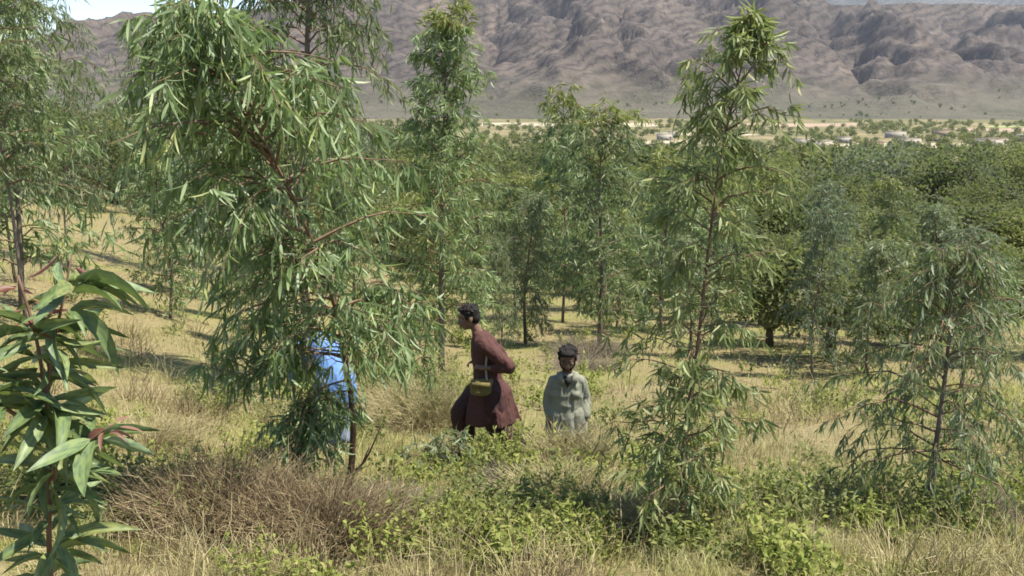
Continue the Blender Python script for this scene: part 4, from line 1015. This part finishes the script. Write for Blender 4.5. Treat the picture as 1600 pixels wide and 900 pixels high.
ringloft(t, [((0, 0, .36),   .165, .14, 0, .12), ((0, 0, .5), .15, .125, 0, .09), ((0, 0, .65), .138, .115, 0, .05), ((0, 0, .82), .14, .112, 0, .03), ((0, 0, .92), .142, .10, 0, 0), ((0, .005, .985), .105, .08, 0, 0), ((0, .01, 1.03), .075, .065, 0, 0)], 28)
for sx in (-1, 1): capsule(t, [(sx*.112, 0, .95), (sx*.145, .01, .85), (sx*.16, .02, .73), (sx*.155, -.04, .60)], [.052, .048, .046, .044], 14)
link('shirt', remesh(t, .009, M_GREYGREEN, 'shirt', 2, (.085, .034, .3)), boy)
t = MB()
for sx in (-1, 1): t.add([(sx*.022, -.122, .93), (sx*.085, -.092, .955), (sx*.088, -.03, 1.045), (sx*.052, -.066, 1.058), (sx*.022, -.130, .93), (sx*.085, -.106, .955), (sx*.096, -.036, 1.055), (sx*.058, -.078, 1.066)], None,
                         [[0, 1, 2, 3], [7, 6, 5, 4], [0, 4, 5, 1], [1, 5, 6, 2], [2, 6, 7, 3], [3, 7, 4, 0]])
t.obj('collar', M_GREYGREEN, boy)
t = MB(); t.add([(-.034, -.098, .99), (.034, -.098, .99), (0, -.128, .90), (-.034, -.05, 1.03), (.034, -.05, 1.03), (0, -.09, .90)], [[0, 2, 1], [3, 4, 5]], [[0, 1, 4, 3], [1, 2, 5, 4], [2, 0, 3, 5]]); t.obj('undershirt', M_DARKVEST, boy)
t = MB(); t.box((.07, -.118, .83), (.07, .012, .08)); t.obj('pocket', M_GREYGREEN, boy)
t = MB()
for sx in (-1, 1): capsule(t, [(sx*.075, 0, .6), (sx*.09, -.02, .35), (sx*.088, 0, .14)], [.11, .10, .06], 14)
link('trousers', remesh(t, .010, M_GREYGREEN, 'trousers', 2, (.09, .02, .2)), boy)
for sx in (-1, 1): sole(boy, (sx*.085, 0, .08), (sx*.15, -1, 0), M_SANDAL, .85)

boy.scale = (1.12, 1.0, .97)

# --- stooping figure in blue behind the leaning tree
pq = gp(-1.98, 9.9)
blu = thing('person', pq, 'stooping person in bright blue top half hidden behind the leaning tree', 'person')
hd = head_frame((-.75, -.1, -.75), (-.6, 0, .8)); hc = A([-.42, 0, 1.10])
b = MB(); L = head(b, hc, hd, 1.02)
capsule(b, [(-.24, 0, 1.15), (-.36, 0, 1.13)], [.055, .05]); capsule(b, [(.14, 0, .86), (.05, 0, 1.0), (-.1, 0, 1.12), (-.22, 0, 1.15)], [.12, .115, .125, .09])
for sy, ew in ((-1, A([-.32, -.22, .84])), (1, A([-.36, .2, .84]))):
    sh = A([-.19, sy*.175, 1.12]); wr = ew+A([-.12, -sy*.05, -.2]); arm(b, sh, ew, wr); hand(b, wr, (-.35, 0, -1), (.6, 0, -.3), 1, .5, sy)
    hip = A([.15, sy*.09, .84]); kn = A([.02-.08*sy, sy*.1, .46]); an = A([.16, sy*.1, .09]); leg(b, hip, kn, an); foot(b, an, (-1, 0, 0))
link('body', remesh(b, .0095, SKIN_A, 'body', 2), blu); face_parts(blu, L, hd, 1.02, 1, False, 15); blu.rotation_euler = (0, 0, -.85)
t = MB(); capsule(t, [(.22, 0, .66), (.18, 0, .84), (.05, 0, 1.02), (-.1, 0, 1.13), (-.215, 0, 1.15)], [.20, .185, .165, .165, .115], 20)
for sy, ew in ((-1, A([-.32, -.22, .84])), (1, A([-.36, .2, .84]))):
    sh = A([-.19, sy*.165, 1.12]); capsule(t, [sh, sh*.5+ew*.5, ew, ew+A([-.06, -sy*.025, -.1])], [.085, .078, .068, .06], 14)
link('tunic', remesh(t, .010, M_BLUE, 'tunic', 2, (.10, .024, .9)), blu)
t = MB()
for sy in (-1, 1): capsule(t, [(.16, sy*.09, .8), (.05-.06*sy, sy*.1, .46), (.15, sy*.1, .15)], [.14, .125, .07], 14)
link('trousers', remesh(t, .010, M_PALEBLUE, 'trousers', 2, (.09, .024, .2)), blu)
for sy in (-1, 1): sole(blu, (.16, sy*.1, .09), (-1, 0, 0), M_SANDAL)

# ------------------------------------------------------------------ the air of the valley
hz = MB(); hz.box((300, 3950, 404.5), (11500, 8300, 892)); m = bpy.data.materials.new('valley_air'); m.use_nodes = True
n_ = m.node_tree; n_.nodes.remove(n_.nodes['Principled BSDF']); pv = n_.nodes.new('ShaderNodeVolumePrincipled')
pv.inputs['Color'].default_value = (.86, .90, 1, 1); pv.inputs['Density'].default_value = 4e-5; pv.inputs['Anisotropy'].default_value = .3
n_.links.new(pv.outputs[0], n_.nodes['Material Output'].inputs['Volume'])
tag(link('haze', hz.mesh('haze', [m])), kind='stuff')
